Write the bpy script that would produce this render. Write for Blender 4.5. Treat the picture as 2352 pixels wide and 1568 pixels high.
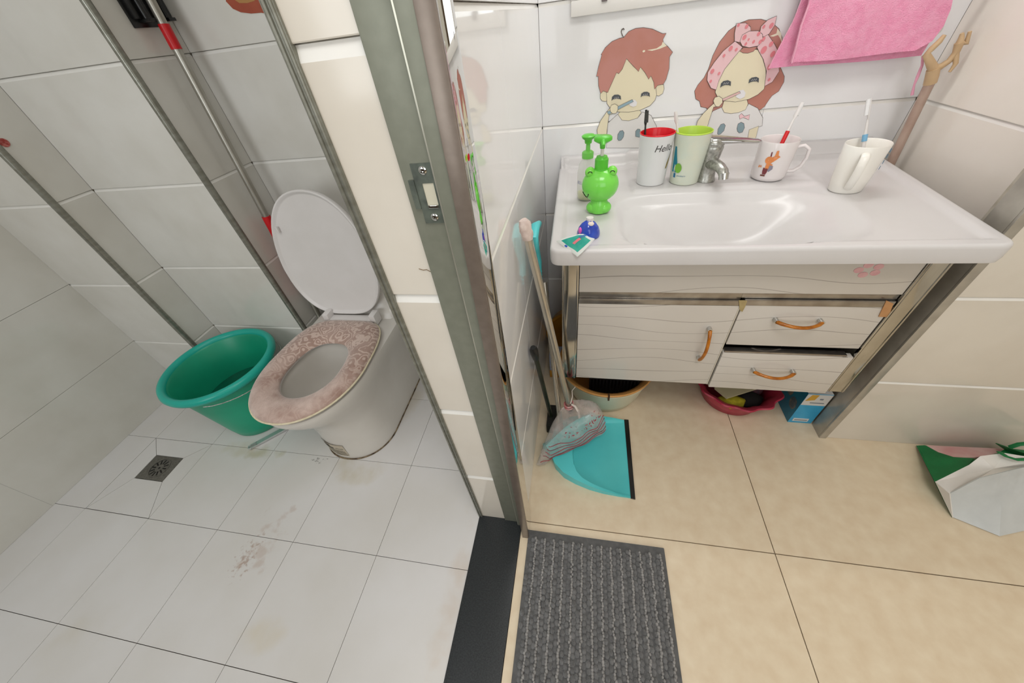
import bpy, bmesh, math, random
from math import sin, cos, pi, sqrt, atan2
from mathutils import Vector, Matrix
from mathutils.geometry import tessellate_polygon

for o in list(bpy.data.objects):
    bpy.data.objects.remove(o)
random.seed(7)
SC = bpy.context.scene
COL = SC.collection

# ------------------------------------------------------------------ camera
cam_d = bpy.data.cameras.new('camera')
cam_d.sensor_width = 36.0
cam_d.lens = 36.0 * 802.69 / 2352.0
cam_d.clip_start = 0.02
cam = bpy.data.objects.new('camera', cam_d)
COL.objects.link(cam)
SC.camera = cam
_y, _p, _r = -0.2538833, 0.7436196, -0.1387665
_f = Vector((sin(_y) * cos(_p), cos(_y) * cos(_p), -sin(_p)))
_s = Vector((cos(_y), -sin(_y), 0.0))
_u = _s.cross(_f)
_s2 = _s * cos(_r) + _u * sin(_r)
_u2 = -_s * sin(_r) + _u * cos(_r)
M = Matrix((_s2, _u2, -_f)).transposed().to_4x4()
M.translation = Vector((1.4938, -0.5532, 1.1812))
cam.matrix_world = M

# ------------------------------------------------------------------ light
SC.view_settings.view_transform = 'Standard'
SC.view_settings.look = 'None'
SC.view_settings.gamma = 1.0
SC.view_settings.use_curve_mapping = False
SC.view_settings.exposure = 0.0
W = bpy.data.worlds.new('world'); SC.world = W
W.use_nodes = True
W.node_tree.nodes['Background'].inputs[0].default_value = (0.9, 0.92, 1.0, 1)
W.node_tree.nodes['Background'].inputs[1].default_value = 0.3

def area(name, loc, sx, sy, power, col, rot=(0, 0, 0)):
    d = bpy.data.lights.new(name, 'AREA')
    d.shape = 'RECTANGLE'; d.size = sx; d.size_y = sy; d.energy = power; d.color = col
    o = bpy.data.objects.new(name, d); COL.objects.link(o)
    o.location = loc; o.rotation_euler = rot
    return o
area('vanity_ceiling_light', (1.98, -0.05, 2.37), 0.6, 0.6, 0.8, (1.0, 0.985, 0.97))
area('mirror_lamp_light', (1.82, 0.66, 1.86), 0.6, 0.08, 4.2, (1.0, 0.985, 0.965), (-0.35, 0, 0))  # added lamp, throws side light onto the alcove's right wall
area('hall_ceiling_light', (1.78, -0.85, 2.37), 0.7, 0.7, 15.0, (1.0, 0.98, 0.95))
area('toilet_ceiling_light', (0.45, -0.60, 2.37), 0.8, 0.8, 5.4, (0.95, 0.975, 1.0))
# frontal fill lights, added behind the camera at two made-up windows
area('hall_window_light', (2.25, -2.262, 1.45), 1.5, 1.3, 12.0, (0.97, 0.985, 1.0), (pi / 2, 0, 0))
area('toilet_window_light', (0.40, -2.262, 1.45), 0.9, 1.1, 13.5, (0.95, 0.98, 1.0), (pi / 2, 0, 0))

# ------------------------------------------------------------------ materials
def lin(c):
    def f(v):
        v /= 255.0
        return v / 12.92 if v <= 0.04045 else ((v + 0.055) / 1.055) ** 2.4
    return (f(c[0]), f(c[1]), f(c[2]), 1.0)

MATS = {}
def mat(name, c1, rough=0.5, metal=0.0, c2=None, nscale=8.0, detail=4.0, bump=0.0, bscale=60.0,
        trans=0.0, ior=1.45, lo=0.35, hi=0.65, alpha=1.0, coat=0.0, spec=0.5, stretch=None, sheen=0.0):
    if name in MATS:
        return MATS[name]
    m = bpy.data.materials.new(name); m.use_nodes = True
    nt = m.node_tree; n = nt.nodes; l = nt.links
    b = n['Principled BSDF']
    b.inputs['Roughness'].default_value = rough
    b.inputs['Metallic'].default_value = metal
    b.inputs['IOR'].default_value = ior
    b.inputs['Transmission Weight'].default_value = trans
    b.inputs['Alpha'].default_value = alpha
    b.inputs['Coat Weight'].default_value = coat
    b.inputs['Coat Roughness'].default_value = 0.05
    b.inputs['Specular IOR Level'].default_value = spec
    b.inputs['Sheen Weight'].default_value = sheen
    geo = n.new('ShaderNodeNewGeometry')
    src = geo.outputs['Position']
    if stretch:
        mp = n.new('ShaderNodeMapping'); mp.inputs['Scale'].default_value = stretch
        l.new(src, mp.inputs['Vector']); src = mp.outputs['Vector']
    nz = n.new('ShaderNodeTexNoise'); nz.inputs['Scale'].default_value = nscale
    nz.inputs['Detail'].default_value = detail
    l.new(src, nz.inputs['Vector'])
    cr = n.new('ShaderNodeValToRGB')
    cr.color_ramp.elements[0].position = lo; cr.color_ramp.elements[1].position = hi
    cr.color_ramp.elements[0].color = lin(c1); cr.color_ramp.elements[1].color = lin(c2 or c1)
    l.new(nz.outputs['Fac'], cr.inputs['Fac'])
    l.new(cr.outputs['Color'], b.inputs['Base Color'])
    if bump > 0:
        n2 = n.new('ShaderNodeTexNoise'); n2.inputs['Scale'].default_value = bscale; n2.inputs['Detail'].default_value = 3
        l.new(src, n2.inputs['Vector'])
        bp = n.new('ShaderNodeBump'); bp.inputs['Strength'].default_value = 1.0; bp.inputs['Distance'].default_value = bump
        l.new(n2.outputs['Fac'], bp.inputs['Height']); l.new(bp.outputs['Normal'], b.inputs['Normal'])
    m['ramp'] = cr.name
    MATS[name] = m
    return m

wall_white = mat('white_wall_tile', (224, 222, 216), 0.10, c2=(214, 211, 203), nscale=5, bump=0.00012, bscale=9, coat=0.0)
wall_vanity = mat('vanity_wall_tile', (245, 245, 246), 0.05, c2=(241, 241, 241), nscale=4, bump=0.00008, bscale=8)
wall_warm = mat('warm_wall_tile', (222, 215, 203), 0.12, c2=(214, 206, 193), nscale=5, bump=0.00010, bscale=9)
grout = mat('wall_grout', (206, 200, 188), 0.9, c2=(176, 168, 152), nscale=30)
grout_floor = mat('floor_grout', (110, 98, 84), 0.9, c2=(70, 58, 46), nscale=12)
ceil_m = mat('ceiling_paint', (235, 233, 228), 0.8, c2=(228, 226, 220))
brown_wall = mat('brown_door_panel', (120, 96, 78), 0.6, c2=(98, 78, 62), stretch=(12, 12, 1))
plaster = mat('cream_wall_paint', (225, 218, 204), 0.8, c2=(218, 210, 196))
steel = mat('polished_steel', (196, 194, 188), 0.10, 1.0, c2=(188, 186, 180), nscale=20)
steel_r = mat('hazy_steel', (168, 163, 154), 0.32, 0.45, c2=(186, 182, 172), nscale=20)
steel_dk = mat('stained_steel', (176, 172, 166), 0.25, 0.9, c2=(150, 143, 136), nscale=25)
alu = mat('brushed_aluminium', (132, 134, 120), 0.42, 0.25, c2=(126, 128, 114), nscale=60)
casing_reflect = mat('brown_aluminium', (124, 112, 102), 0.3, 0.35, c2=(116, 104, 94), nscale=60)  # polished steel with the dark room's brown reflection painted into its colour
trim_m = mat('grey_trim', (146, 146, 136), 0.25, 0.45, c2=(128, 127, 116), nscale=30, stretch=(1, 1, 3))
pole_steel = mat('pole_steel', (196, 191, 180), 0.25, 0.85, c2=(182, 176, 164), nscale=14)
chrome = mat('chrome', (205, 205, 202), 0.08, 1.0, c2=(190, 190, 188))
chrome_dull = mat('limescale_chrome', (186, 186, 180), 0.3, 0.8, c2=(150, 150, 144), nscale=160)
strike_m = mat('strike_steel', (112, 120, 110), 0.35, 0.4, c2=(84, 90, 84), nscale=50)
stone = mat('black_threshold_stone', (52, 55, 57), 0.35, c2=(40, 43, 45), nscale=300, detail=2, spec=0.4)
ceramic = mat('white_ceramic', (213, 211, 211), 0.22, c2=(209, 206, 205), nscale=3, spec=.4)
ceramic_t = mat('toilet_ceramic', (220, 216, 209), 0.2, c2=(212, 207, 199), nscale=5)
plastic_w = mat('white_plastic', (226, 222, 220), 0.3, c2=(220, 216, 213))
black_p = mat('black_plastic', (28, 28, 28), 0.3, c2=(20, 20, 20))
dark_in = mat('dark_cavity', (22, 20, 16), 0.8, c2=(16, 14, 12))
red_p = mat('red_plastic', (215, 28, 34), 0.35, c2=(195, 18, 26))

# toilet floor tiles: pale marble with soft ochre veins and a few stains
def floor_tile_mat():
    m = mat('white_floor_tile', (220, 218, 217), 0.30, c2=(213, 210, 206), nscale=3.2, bump=0.0002, bscale=14)
    nt = m.node_tree; n = nt.nodes; l = nt.links
    b = n['Principled BSDF']; base = n[m['ramp']].outputs['Color']
    geo = n.new('ShaderNodeNewGeometry')
    sep = n.new('ShaderNodeSeparateXYZ'); l.new(geo.outputs['Position'], sep.inputs[0])
    cur = base
    # (x, y, rx, ry, colour, strength, ragged scale)
    spots = [(0.70, -0.03, .17, .10, (186, 172, 132), .45, 9), (0.24, -0.01, .10, .05, (172, 164, 122), .55, 14),
             (0.12, 0.0, .16, .06, (182, 172, 132), .35, 9), (0.33, -0.01, .05, .03, (180, 172, 130), .5, 16),
             (0.47, -0.36, .05, .09, (150, 112, 88), .55, 70), (0.50, -0.30, .09, .16, (178, 150, 132), .35, 22),
             (0.525, -0.02, .045, .018, (60, 58, 52), 1.0, 75), (0.78, 0.30, .08, .22, (186, 172, 140), .4, 7),
             (0.12, -0.62, .16, .12, (196, 186, 160), .4, 5), (0.62, -0.53, .16, .06, (206, 192, 160), .4, 8),
             (1.17, -0.45, .06, .5, (200, 180, 160), .4, 12)]
    for i, (x, y, rx, ry, c, st, sc) in enumerate(spots):
        def math_(op, a, bb):
            k = n.new('ShaderNodeMath'); k.operation = op
            for q, v in enumerate((a, bb)):
                if v is None: continue
                if isinstance(v, (int, float)): k.inputs[q].default_value = v
                else: l.new(v, k.inputs[q])
            return k.outputs[0]
        dx = math_('DIVIDE', math_('SUBTRACT', sep.outputs[0], x), rx)
        dy = math_('DIVIDE', math_('SUBTRACT', sep.outputs[1], y), ry)
        d2 = math_('ADD', math_('MULTIPLY', dx, dx), math_('MULTIPLY', dy, dy))
        fall = math_('SUBTRACT', 1.0, d2)
        nz = n.new('ShaderNodeTexNoise'); nz.inputs['Scale'].default_value = sc; nz.inputs['Detail'].default_value = 5
        l.new(geo.outputs['Position'], nz.inputs['Vector'])
        v = math_('ADD', fall, math_('MULTIPLY', math_('SUBTRACT', nz.outputs['Fac'], 0.58), 5.0 if sc > 20 else 2.5))
        mr = n.new('ShaderNodeMapRange'); mr.interpolation_type = 'SMOOTHSTEP'
        mr.inputs['From Min'].default_value = 0.3; mr.inputs['From Max'].default_value = 1.2
        mr.inputs['To Max'].default_value = st
        l.new(v, mr.inputs['Value'])
        gate = n.new('ShaderNodeMapRange'); gate.inputs['From Min'].default_value = 0.0; gate.inputs['From Max'].default_value = 0.25
        l.new(fall, gate.inputs['Value'])
        fac = math_('MULTIPLY', mr.outputs[0], gate.outputs[0])
        mx = n.new('ShaderNodeMix'); mx.data_type = 'RGBA'
        l.new(fac, mx.inputs['Factor']); l.new(cur, mx.inputs['A']); mx.inputs['B'].default_value = lin(c)
        cur = mx.outputs['Result']
    l.new(cur, b.inputs['Base Color'])
    return m
floor_white = floor_tile_mat()
floor_beige = mat('beige_floor_tile', (223, 208, 182), 0.28, c2=(213, 194, 166), nscale=26, detail=8, lo=.3, hi=.72, bump=0.00008, bscale=20)

# ------------------------------------------------------------------ mesh builder
class MB:
    def __init__(s): s.v = []; s.f = []; s.m = []
    def add(s, vs, fs, mi=0):
        k = len(s.v); s.v += [tuple(v) for v in vs]
        for f in fs: s.f.append([k + i for i in f]); s.m.append(mi)
        return s
    def box(s, x0, x1, y0, y1, z0, z1, c=0.0, mi=0):
        if c <= 0:
            vs = [(x, y, z) for z in (z0, z1) for y in (y0, y1) for x in (x0, x1)]
            return s.add(vs, [(0, 2, 3, 1), (4, 5, 7, 6), (0, 1, 5, 4), (2, 6, 7, 3), (0, 4, 6, 2), (1, 3, 7, 5)], mi)
        bm = bmesh.new(); bmesh.ops.create_cube(bm, size=1.0)
        for v in bm.verts:
            v.co = Vector(((x0 + x1) / 2 + v.co.x * (x1 - x0), (y0 + y1) / 2 + v.co.y * (y1 - y0), (z0 + z1) / 2 + v.co.z * (z1 - z0)))
        bmesh.ops.bevel(bm, geom=bm.edges[:], offset=c, segments=2, affect='EDGES', profile=0.6)
        bm.verts.index_update()
        s.add([v.co[:] for v in bm.verts], [[v.index for v in f.verts] for f in bm.faces], mi); bm.free()
        return s
    def loft(s, rings, cap0=True, cap1=True, closed=True, mi=0):
        n = len(rings[0]); k = len(s.v)
        for r in rings: s.v += [tuple(p) for p in r]
        for i in range(len(rings) - 1):
            for j in range(n if closed else n - 1):
                a = k + i * n + j; b = k + i * n + (j + 1) % n
                s.f.append([a, b, b + n, a + n]); s.m.append(mi)
        if cap0: s.f.append([k + j for j in range(n)][::-1]); s.m.append(mi)
        if cap1: s.f.append([k + (len(rings) - 1) * n + j for j in range(n)]); s.m.append(mi)
        return s
    def lathe(s, prof, c=(0, 0, 0), n=40, cap0=True, cap1=True, sx=1.0, sy=1.0, mi=0, M=None):
        rings = []
        for r, z in prof:
            rg = [(c[0] + r * sx * cos(2 * pi * i / n), c[1] + r * sy * sin(2 * pi * i / n), c[2] + z) for i in range(n)]
            if M is not None: rg = [tuple(M @ Vector(p)) for p in rg]
            rings.append(rg)
        return s.loft(rings, cap0, cap1, mi=mi)
    def tube(s, pts, r, n=12, mi=0, cap=True, flat=1.0, up=None):
        pts = [Vector(p) for p in pts]; rings = []
        rr = r if isinstance(r, (list, tuple)) else [r] * len(pts)
        t0 = (pts[1] - pts[0]).normalized()
        a = Vector(up) if up else (Vector((0, 0, 1)) if abs(t0.z) < 0.9 else Vector((1, 0, 0)))
        nrm = (a - t0 * a.dot(t0)).normalized()
        for i, p in enumerate(pts):
            t = (pts[min(i + 1, len(pts) - 1)] - pts[max(i - 1, 0)]).normalized()
            nrm = (nrm - t * nrm.dot(t)).normalized(); b = t.cross(nrm)
            rings.append([tuple(p + (nrm * cos(2 * pi * j / n) * flat + b * sin(2 * pi * j / n)) * rr[i]) for j in range(n)])
        return s.loft(rings, cap, cap, mi=mi)
    def sphere(s, c, r, n=20, m=12, sc=(1, 1, 1), mi=0, M=None):
        rings = []
        for i in range(1, m):
            th = pi * i / m
            rg = [Vector((r * sc[0] * sin(th) * cos(2 * pi * j / n), r * sc[1] * sin(th) * sin(2 * pi * j / n), -r * sc[2] * cos(th))) for j in range(n)]
            rings.append([tuple((M @ p if M else p) + Vector(c)) for p in rg])
        return s.loft(rings, True, True, mi=mi)
    def prism(s, poly, t0, t1, axis='y', mi=0):
        # poly in the two other axes (x,z for 'y'; x,y for 'z'; y,z for 'x')
        def P(p, t): return (p[0], t, p[1]) if axis == 'y' else ((p[0], p[1], t) if axis == 'z' else (t, p[0], p[1]))
        n = len(poly); k = len(s.v)
        s.v += [P(p, t0) for p in poly] + [P(p, t1) for p in poly]
        tri = tessellate_polygon([[Vector((p[0], p[1], 0)) for p in poly]])
        for t in tri:
            s.f.append([k + i for i in t]); s.m.append(mi)
            s.f.append([k + n + i for i in t][::-1]); s.m.append(mi)
        for i in range(n):
            j = (i + 1) % n; s.f.append([k + i, k + j, k + n + j, k + n + i]); s.m.append(mi)
        return s

def fixn(me):
    bm = bmesh.new(); bm.from_mesh(me)
    bmesh.ops.recalc_face_normals(bm, faces=bm.faces[:]); bm.to_mesh(me); bm.free()

def obj(name, mb, mats, parent=None, smooth=35, fix=True, local=False):
    me = bpy.data.meshes.new(name)
    vs = mb.v
    if parent is not None and not local:
        off = wloc(parent)
        vs = [(v[0] - off[0], v[1] - off[1], v[2] - off[2]) for v in vs]
    me.from_pydata(vs, [], mb.f)
    if not isinstance(mats, (list, tuple)): mats = [mats]
    for m in mats: me.materials.append(m)
    if len(mats) > 1:
        for p, mi in zip(me.polygons, mb.m): p.material_index = mi
    if fix: fixn(me)
    if smooth:
        me.shade_smooth(); me.set_sharp_from_angle(angle=math.radians(smooth))
    o = bpy.data.objects.new(name, me); COL.objects.link(o)
    if parent is not None: o.parent = parent
    return o

def wloc(o):
    p = Vector(o.location)
    while o.parent is not None:
        o = o.parent; p = p + Vector(o.location)
    return p

def thing(name, label, cat, loc=(0, 0, 0), group=None):
    o = bpy.data.objects.new(name, None); COL.objects.link(o)
    o.empty_display_size = 0.05
    o.location = loc; o['label'] = label; o['category'] = cat
    if group: o['group'] = group
    return o
def tag(o, label, cat, group=None):
    o['label'] = label; o['category'] = cat
    if group: o['group'] = group
    return o
def struct(name, mb, m, smooth=35):
    o = obj(name, mb, m, None, smooth); o['kind'] = 'structure'; return o

# ------------------------------------------------------------------ tiles
TT = 0.008
tile_edge_lit = mat('white_tile_edge', (236, 234, 229), 0.15, c2=(230, 228, 222))  # edge highlight painted as a whiter colour on the upward bevel
TILE_CACHE = {}
def tile(parent, org, u, v, w, h, m, cu=0.0004, cv=0.008, dv=0.0042, gap=0.0006):
    """a tile w x h with its back corner at org; u, v in-plane axes, front along u x v"""
    key = (round(w, 4), round(h, 4), m.name, cu, cv)
    me = TILE_CACHE.get(key)
    if me is None:
        g = gap
        x0, x1, y0, y1 = (g * .35, w - g * .35, g, h - g) if cv > .001 else (g, w - g, g, h - g)
        a = [(x0, y0, 0), (x1, y0, 0), (x1, y1, 0), (x0, y1, 0)]
        b = [(x, y, TT - dv) for x, y, _ in a]
        cb_ = min(cv, .0012)
        b = [(x0, y0, TT - .0004), (x1, y0, TT - .0004), (x1, y1, TT - dv), (x0, y1, TT - dv)]
        c = [(x0 + cu, y0 + cb_, TT), (x1 - cu, y0 + cb_, TT), (x1 - cu, y1 - cv, TT), (x0 + cu, y1 - cv, TT)]
        fs = [(8, 9, 10, 11), (3, 2, 1, 0)]
        for k in (0, 4):
            for i in range(4):
                j = (i + 1) % 4; fs.append((k + i, k + j, k + j + 4, k + i + 4))
        me = bpy.data.meshes.new('tile'); me.from_pydata(a + b + c, [], fs); me.materials.append(m)
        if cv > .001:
            me.materials.append(tile_edge_lit); me.polygons[8].material_index = 1
        TILE_CACHE[key] = me
    u = Vector(u); v = Vector(v); n = u.cross(v)
    o = bpy.data.objects.new('tile', me); COL.objects.link(o); o.parent = parent
    mm = Matrix((u, v, n)).transposed().to_4x4(); mm.translation = Vector(org) - n * TT
    o.matrix_local = mm
    return o

def tile_wall(parent, org, u, width, z0, z1, ujoints, m, zoff=0.0, cv=0.008):
    """tile a vertical face; org = left-bottom point on the FRONT plane (z ignored); u to the right seen from the front"""
    js = sorted(set([0.0] + [j for j in ujoints if 0.01 < j < width - 0.01] + [width]))
    zs = []; k = 0.3 + zoff
    zs = [z0] + [z for z in [zoff + 0.3 * i for i in range(0, 12)] if z0 + 0.01 < z < z1 - 0.01] + [z1]
    for i in range(len(js) - 1):
        for j in range(len(zs) - 1):
            o = Vector(org) + Vector(u) * js[i]; o.z = zs[j]
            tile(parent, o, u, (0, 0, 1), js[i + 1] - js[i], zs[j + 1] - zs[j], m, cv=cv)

# ------------------------------------------------------------------ floor
ZF = -TT - 0.0015
fl = MB().box(-0.56, 3.4, -2.4, 1.0, -0.12, -TT)
floor_o = struct('floor', fl, grout_floor)
for i in range(-2, 4):
    for j in range(-5, 3):
        x0 = 0.3 * i; y0 = 0.3 * j - 0.3 + 0.3
        x1, y1 = x0 + 0.3, y0 + 0.3
        if i == -1 and j == -1: continue           # the drain cell is cut into four
        X0, X1 = max(x0, -0.46), min(x1, 1.198); Y0, Y1 = max(y0, -2.3), min(y1, 0.63)
        if X1 - X0 < 0.02 or Y1 - Y0 < 0.02: continue
        tile(floor_o, (X0, Y0, 0), (1, 0, 0), (0, 1, 0), X1 - X0, Y1 - Y0, floor_white, cu=0.0002, cv=0.0002, dv=0.0002, gap=0.0007)
# the four mitred pieces round the drain
dr = (-0.218, -0.078, -0.172, -0.072)
cell = [(-0.2993, -0.2993), (-0.0007, -0.2993), (-0.0007, -0.0007), (-0.2993, -0.0007)]
dcor = [(dr[0], dr[2]), (dr[1], dr[2]), (dr[1], dr[3]), (dr[0], dr[3])]
for k in range(4):
    a, b = cell[k], cell[(k + 1) % 4]; c, d = dcor[(k + 1) % 4], dcor[k]
    cx = (a[0] + b[0] + c[0] + d[0]) / 4; cy = (a[1] + b[1] + c[1] + d[1]) / 4
    q = [(cx + (p[0] - cx) * 0.988, cy + (p[1] - cy) * 0.988) for p in (a, b, c, d)]
    obj('tile', MB().prism(q, -TT, -0.0006, 'z'), floor_white, floor_o, smooth=0)
# beige 800 mm tiles of the washing area
bx = [1.338, 2.062, 2.862, 3.3]; by = [-2.3, -1.742, -0.942, -0.142, 0.658, 0.85]
for i in range(3):
    for j in range(5):
        tile(floor_o, (bx[i], by[j], 0), (1, 0, 0), (0, 1, 0), bx[i + 1] - bx[i], by[j + 1] - by[j], floor_beige, cu=0.0002, cv=0.0002, dv=0.0002, gap=0.0012)

# ------------------------------------------------------------------ walls
Z1 = 2.4
w = struct('wall_left', MB().box(-0.56, -0.46 - TT, -2.4, 0.8, -0.02, Z1), grout)
tile_wall(w, (-0.46, 0.292, 0), (0, -1, 0), 2.5, 0, Z1, [0.6, 1.2, 1.8, 2.4], wall_white)
# stepped back wall of the toilet room (two boxed pipe chases)
bk = MB()
bk.box(-0.56, -0.135 - TT, 0.292 + TT, 1.0, -0.02, Z1)
bk.box(-0.2, 0.335 - TT, 0.415 + TT, 1.0, -0.02, Z1)
bk.box(0.3, 1.24, 0.62 + TT, 1.0, -0.02, Z1)
w = struct('wall_back', bk, grout)
tile_wall(w, (-0.46, 0.292, 0), (1, 0, 0), 0.325, 0, Z1, [], wall_white)
tile_wall(w, (-0.135, 0.300, 0), (0, 1, 0), 0.115, 0, Z1, [], wall_white)
tile_wall(w, (-0.135, 0.415, 0), (1, 0, 0), 0.47, 0, Z1, [], wall_white)
tile_wall(w, (0.335, 0.423, 0), (0, 1, 0), 0.197, 0, Z1, [], wall_white)
tile_wall(w, (0.335, 0.62, 0), (1, 0, 0), 0.863, 0, Z1, [0.6], wall_white)
# partition between toilet and washing area
pt = MB()
pt.box(1.198 + TT, 1.352 - TT, -0.143 + TT, 1.0, -0.02, Z1)
pt.box(1.198 + TT, 1.352 - TT, -2.4, -0.985, -0.02, Z1)
pt.box(1.198 + TT, 1.352 - TT, -0.985, -0.143 + TT, 2.06, Z1)
w = struct('wall_partition', pt, grout)
tile_wall(w, (1.198, 0.62, 0), (0, -1, 0), 0.757, 0, Z1, [0.6], wall_white)
tile_wall(w, (1.202, -0.143, 0), (1, 0, 0), 0.15, 0, 2.06, [], wall_warm, zoff=-0.017, cv=0.014)
tile_wall(w, (1.352, -0.135, 0), (0, 1, 0), 0.935, 0, Z1, [0.335], wall_vanity)
tile_wall(w, (1.198, -0.99, 0), (0, -1, 0), 1.3, 0, Z1, [0.6, 1.2], wall_white)
tile_wall(w, (1.352, -2.3, 0), (0, 1, 0), 1.3, 0, Z1, [0.6], wall_vanity)
# wall behind the washbasin
w = struct('wall_alcove', MB().box(1.352, 2.5, 0.80 + TT, 1.0, -0.02, Z1), grout)
tile_wall(w, (1.352, 0.80, 0), (1, 0, 0), 1.058, 0, Z1, [0.671], wall_vanity)
# right side of the alcove and the wall beyond it
rw = MB().box(2.41 + TT, 2.6, 0.26 + TT, 0.85, -0.02, Z1)
w = struct('wall_right', rw, grout)
tile_wall(w, (2.41, 0.80, 0), (0, -1, 0), 0.48, 0, Z1, [], mat('alcove_side_tile', (246, 240, 231), 0.10, c2=(242, 235, 225), nscale=5, bump=0.0001, bscale=9))  # lighter copy of the wall tile, this side's brightness painted in
w = struct('wall_front_right', MB().box(2.345, 3.4, 0.26 + TT, 0.33, -0.02, Z1), grout)
tile_wall(w, (2.353, 0.26, 0), (1, 0, 0), 1.0, 0, Z1, [0.6], wall_warm)
struct('wall_far_right', MB().box(3.3, 3.4, -2.4, 0.33, -0.02, Z1), plaster)
struct('wall_rear', MB().box(-0.56, 3.4, -2.4, -2.3, -0.02, Z1), brown_wall)
struct('ceiling', MB().box(-0.56, 3.4, -2.4, 1.0, Z1, Z1 + 0.1), ceil_m)
for k, (cx_, hw, z0_, z1_) in enumerate(((2.25, .78, .78, 2.12), (.40, .48, .88, 2.02))):  # unseen windows, added to house the frontal fill lights
    wn = bpy.data.objects.new('window_%d' % (k + 1), None); COL.objects.link(wn); wn.location = (cx_, -2.29, z0_); wn['kind'] = 'structure'
    wf = mat('window_frame_white', (228, 228, 226), .4)
    obj('window_frame', MB().box(cx_ - hw, cx_ + hw, -2.3, -2.26, z0_ - .03, z0_ + .02, .004).box(cx_ - hw, cx_ + hw, -2.3, -2.26, z1_ - .02, z1_ + .03, .004).box(cx_ - hw - .03, cx_ - hw + .01, -2.3, -2.26, z0_ - .03, z1_ + .03, .004).box(cx_ + hw - .01, cx_ + hw + .03, -2.3, -2.26, z0_ - .03, z1_ + .03, .004), wf, wn)
    obj('window_pane', MB().box(cx_ - hw, cx_ + hw, -2.292, -2.288, z0_, z1_), mat('frosted_pane', (225, 230, 232), .3), wn)
# ceiling lamps (the visible panels the lights hang under)
for nm, (x, y, s_), lab in (('ceiling_lamp', (1.98, -0.05, 0.65), 'square ceiling lamp above the washbasin'),
                            ('ceiling_lamp', (1.78, -0.85, 0.75), 'square ceiling lamp above the hall behind the doormat'),
                            ('ceiling_lamp', (0.45, -0.60, 0.85), 'small square ceiling lamp above the toilet room floor')):
    t = thing(nm, lab, 'lamp', (x, y, Z1))
    obj('lamp_frame', MB().box(x - s_ / 2, x + s_ / 2, y - s_ / 2, y + s_ / 2, Z1 - 0.02, Z1, 0.004), plastic_w, t)

# grimy sealant where walls meet the toilet floor, and a hairline crack in the end tile
sealm = mat('grimy_sealant', (128, 104, 76), .8, c2=(70, 54, 38), nscale=18)
for wn_, pts_ in (('wall_left', [(-.4585, -2.2, .0005), (-.4585, .29, .0005)]), ('wall_back', [(-.457, .2905, .0005), (-.14, .2905, .0005)])):
    obj('sealant', MB().tube(pts_, .0022, n=6), sealm, bpy.data.objects[wn_], 0)
crk = [(1.2474,-0.1434,0.9343),(1.2496,-0.1434,0.9329),(1.2649,-0.1434,0.9299),(1.271,-0.1434,0.9277),(1.2765,-0.1434,0.9284),(1.2815,-0.1434,0.9248)]
obj('crack', MB().tube(crk[2:], .0006, n=4), sealm, bpy.data.objects['wall_partition'], 0)

# tile edge trims (half-round strips) on the convex corners
def corner_trim(name, x, y, r, z1=Z1, m=trim_m):
    return struct(name, MB().tube([(x, y, 0.0), (x, y, z1)], r, n=16), m)
corner_trim('trim_1', -0.140, 0.297, 0.0105)
corner_trim('trim_2', 0.330, 0.420, 0.0105)
tr = MB()
tr.prism([(1.1945, -0.1465), (1.2085, -0.1465), (1.2085, -0.140), (1.2035, -0.138), (1.2035, -0.130), (1.1945, -0.125)], 0.0, 2.06, 'z')
tr.tube([(1.1985, -0.1465, 0), (1.1985, -0.1465, 2.06)], 0.0028, n=8)
tr.tube([(1.2055, -0.1465, 0), (1.2055, -0.1465, 2.06)], 0.0022, n=8)
struct('trim_3', tr, trim_m)
# steel casing round the outer corner on the right of the alcove
tr = MB().box(2.333, 2.3385, 0.262, 0.312, 0, Z1, 0.0012)
tr.box(2.333, 2.354, 0.2555, 0.262, 0, Z1, 0.0015)
tr.box(2.3375, 2.418, 0.306, 0.312, 0, Z1)
struct('trim_4', tr, steel_r)
# black stone threshold
struct('trim_5', MB().box(1.198, 1.338, -2.3, -0.143, -0.01, 0.0035, 0.001), stone)

# ------------------------------------------------------------------ door frame
door = bpy.data.objects.new('door_1', None); COL.objects.link(door); door.location = (1.3, -0.16, 0); door['kind'] = 'structure'
obj('frame_face', MB().box(1.284, 1.3265, -0.1485, -0.1405, 0.004, 2.05, 0.0010), alu, door)
obj('frame_rebate', MB().box(1.3285, 1.352, -0.1585, -0.1405, 0.004, 2.05, 0.0010), alu, door)
obj('frame_bead', MB().box(1.3266, 1.3286, -0.1575, -0.145, 0.004, 2.05), mat('frame_bead', (178, 176, 162), 0.3, 0.6), door)
def lean(mb, k=0.027):
    mb.v = [(x, y + k * z, z) for x, y, z in mb.v]
    return mb
obj('casing_front', lean(MB().box(1.3465, 1.3665, -0.1915, -0.186, 0.001, 1.42, 0.0006)), casing_reflect, door)
obj('casing_side', lean(MB().box(1.3590, 1.3665, -0.186, -0.1365, 0.001, 1.42, 0.0006)), mat('mirror_steel', (214, 212, 208), 0.03, 1.0), door)
obj('casing_web', lean(MB().box(1.3465, 1.3600, -0.186, -0.140, 0.001, 1.42)), alu, door)
# far jamb and head of the doorway, outside the picture
obj('far_jamb', MB().box(1.284, 1.345, -0.985, -0.960, 0.004, 2.05, 0.0012), alu, door)
obj('head_jamb', MB().box(1.284, 1.345, -0.96, -0.172, 2.025, 2.05, 0.0012), alu, door)
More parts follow.
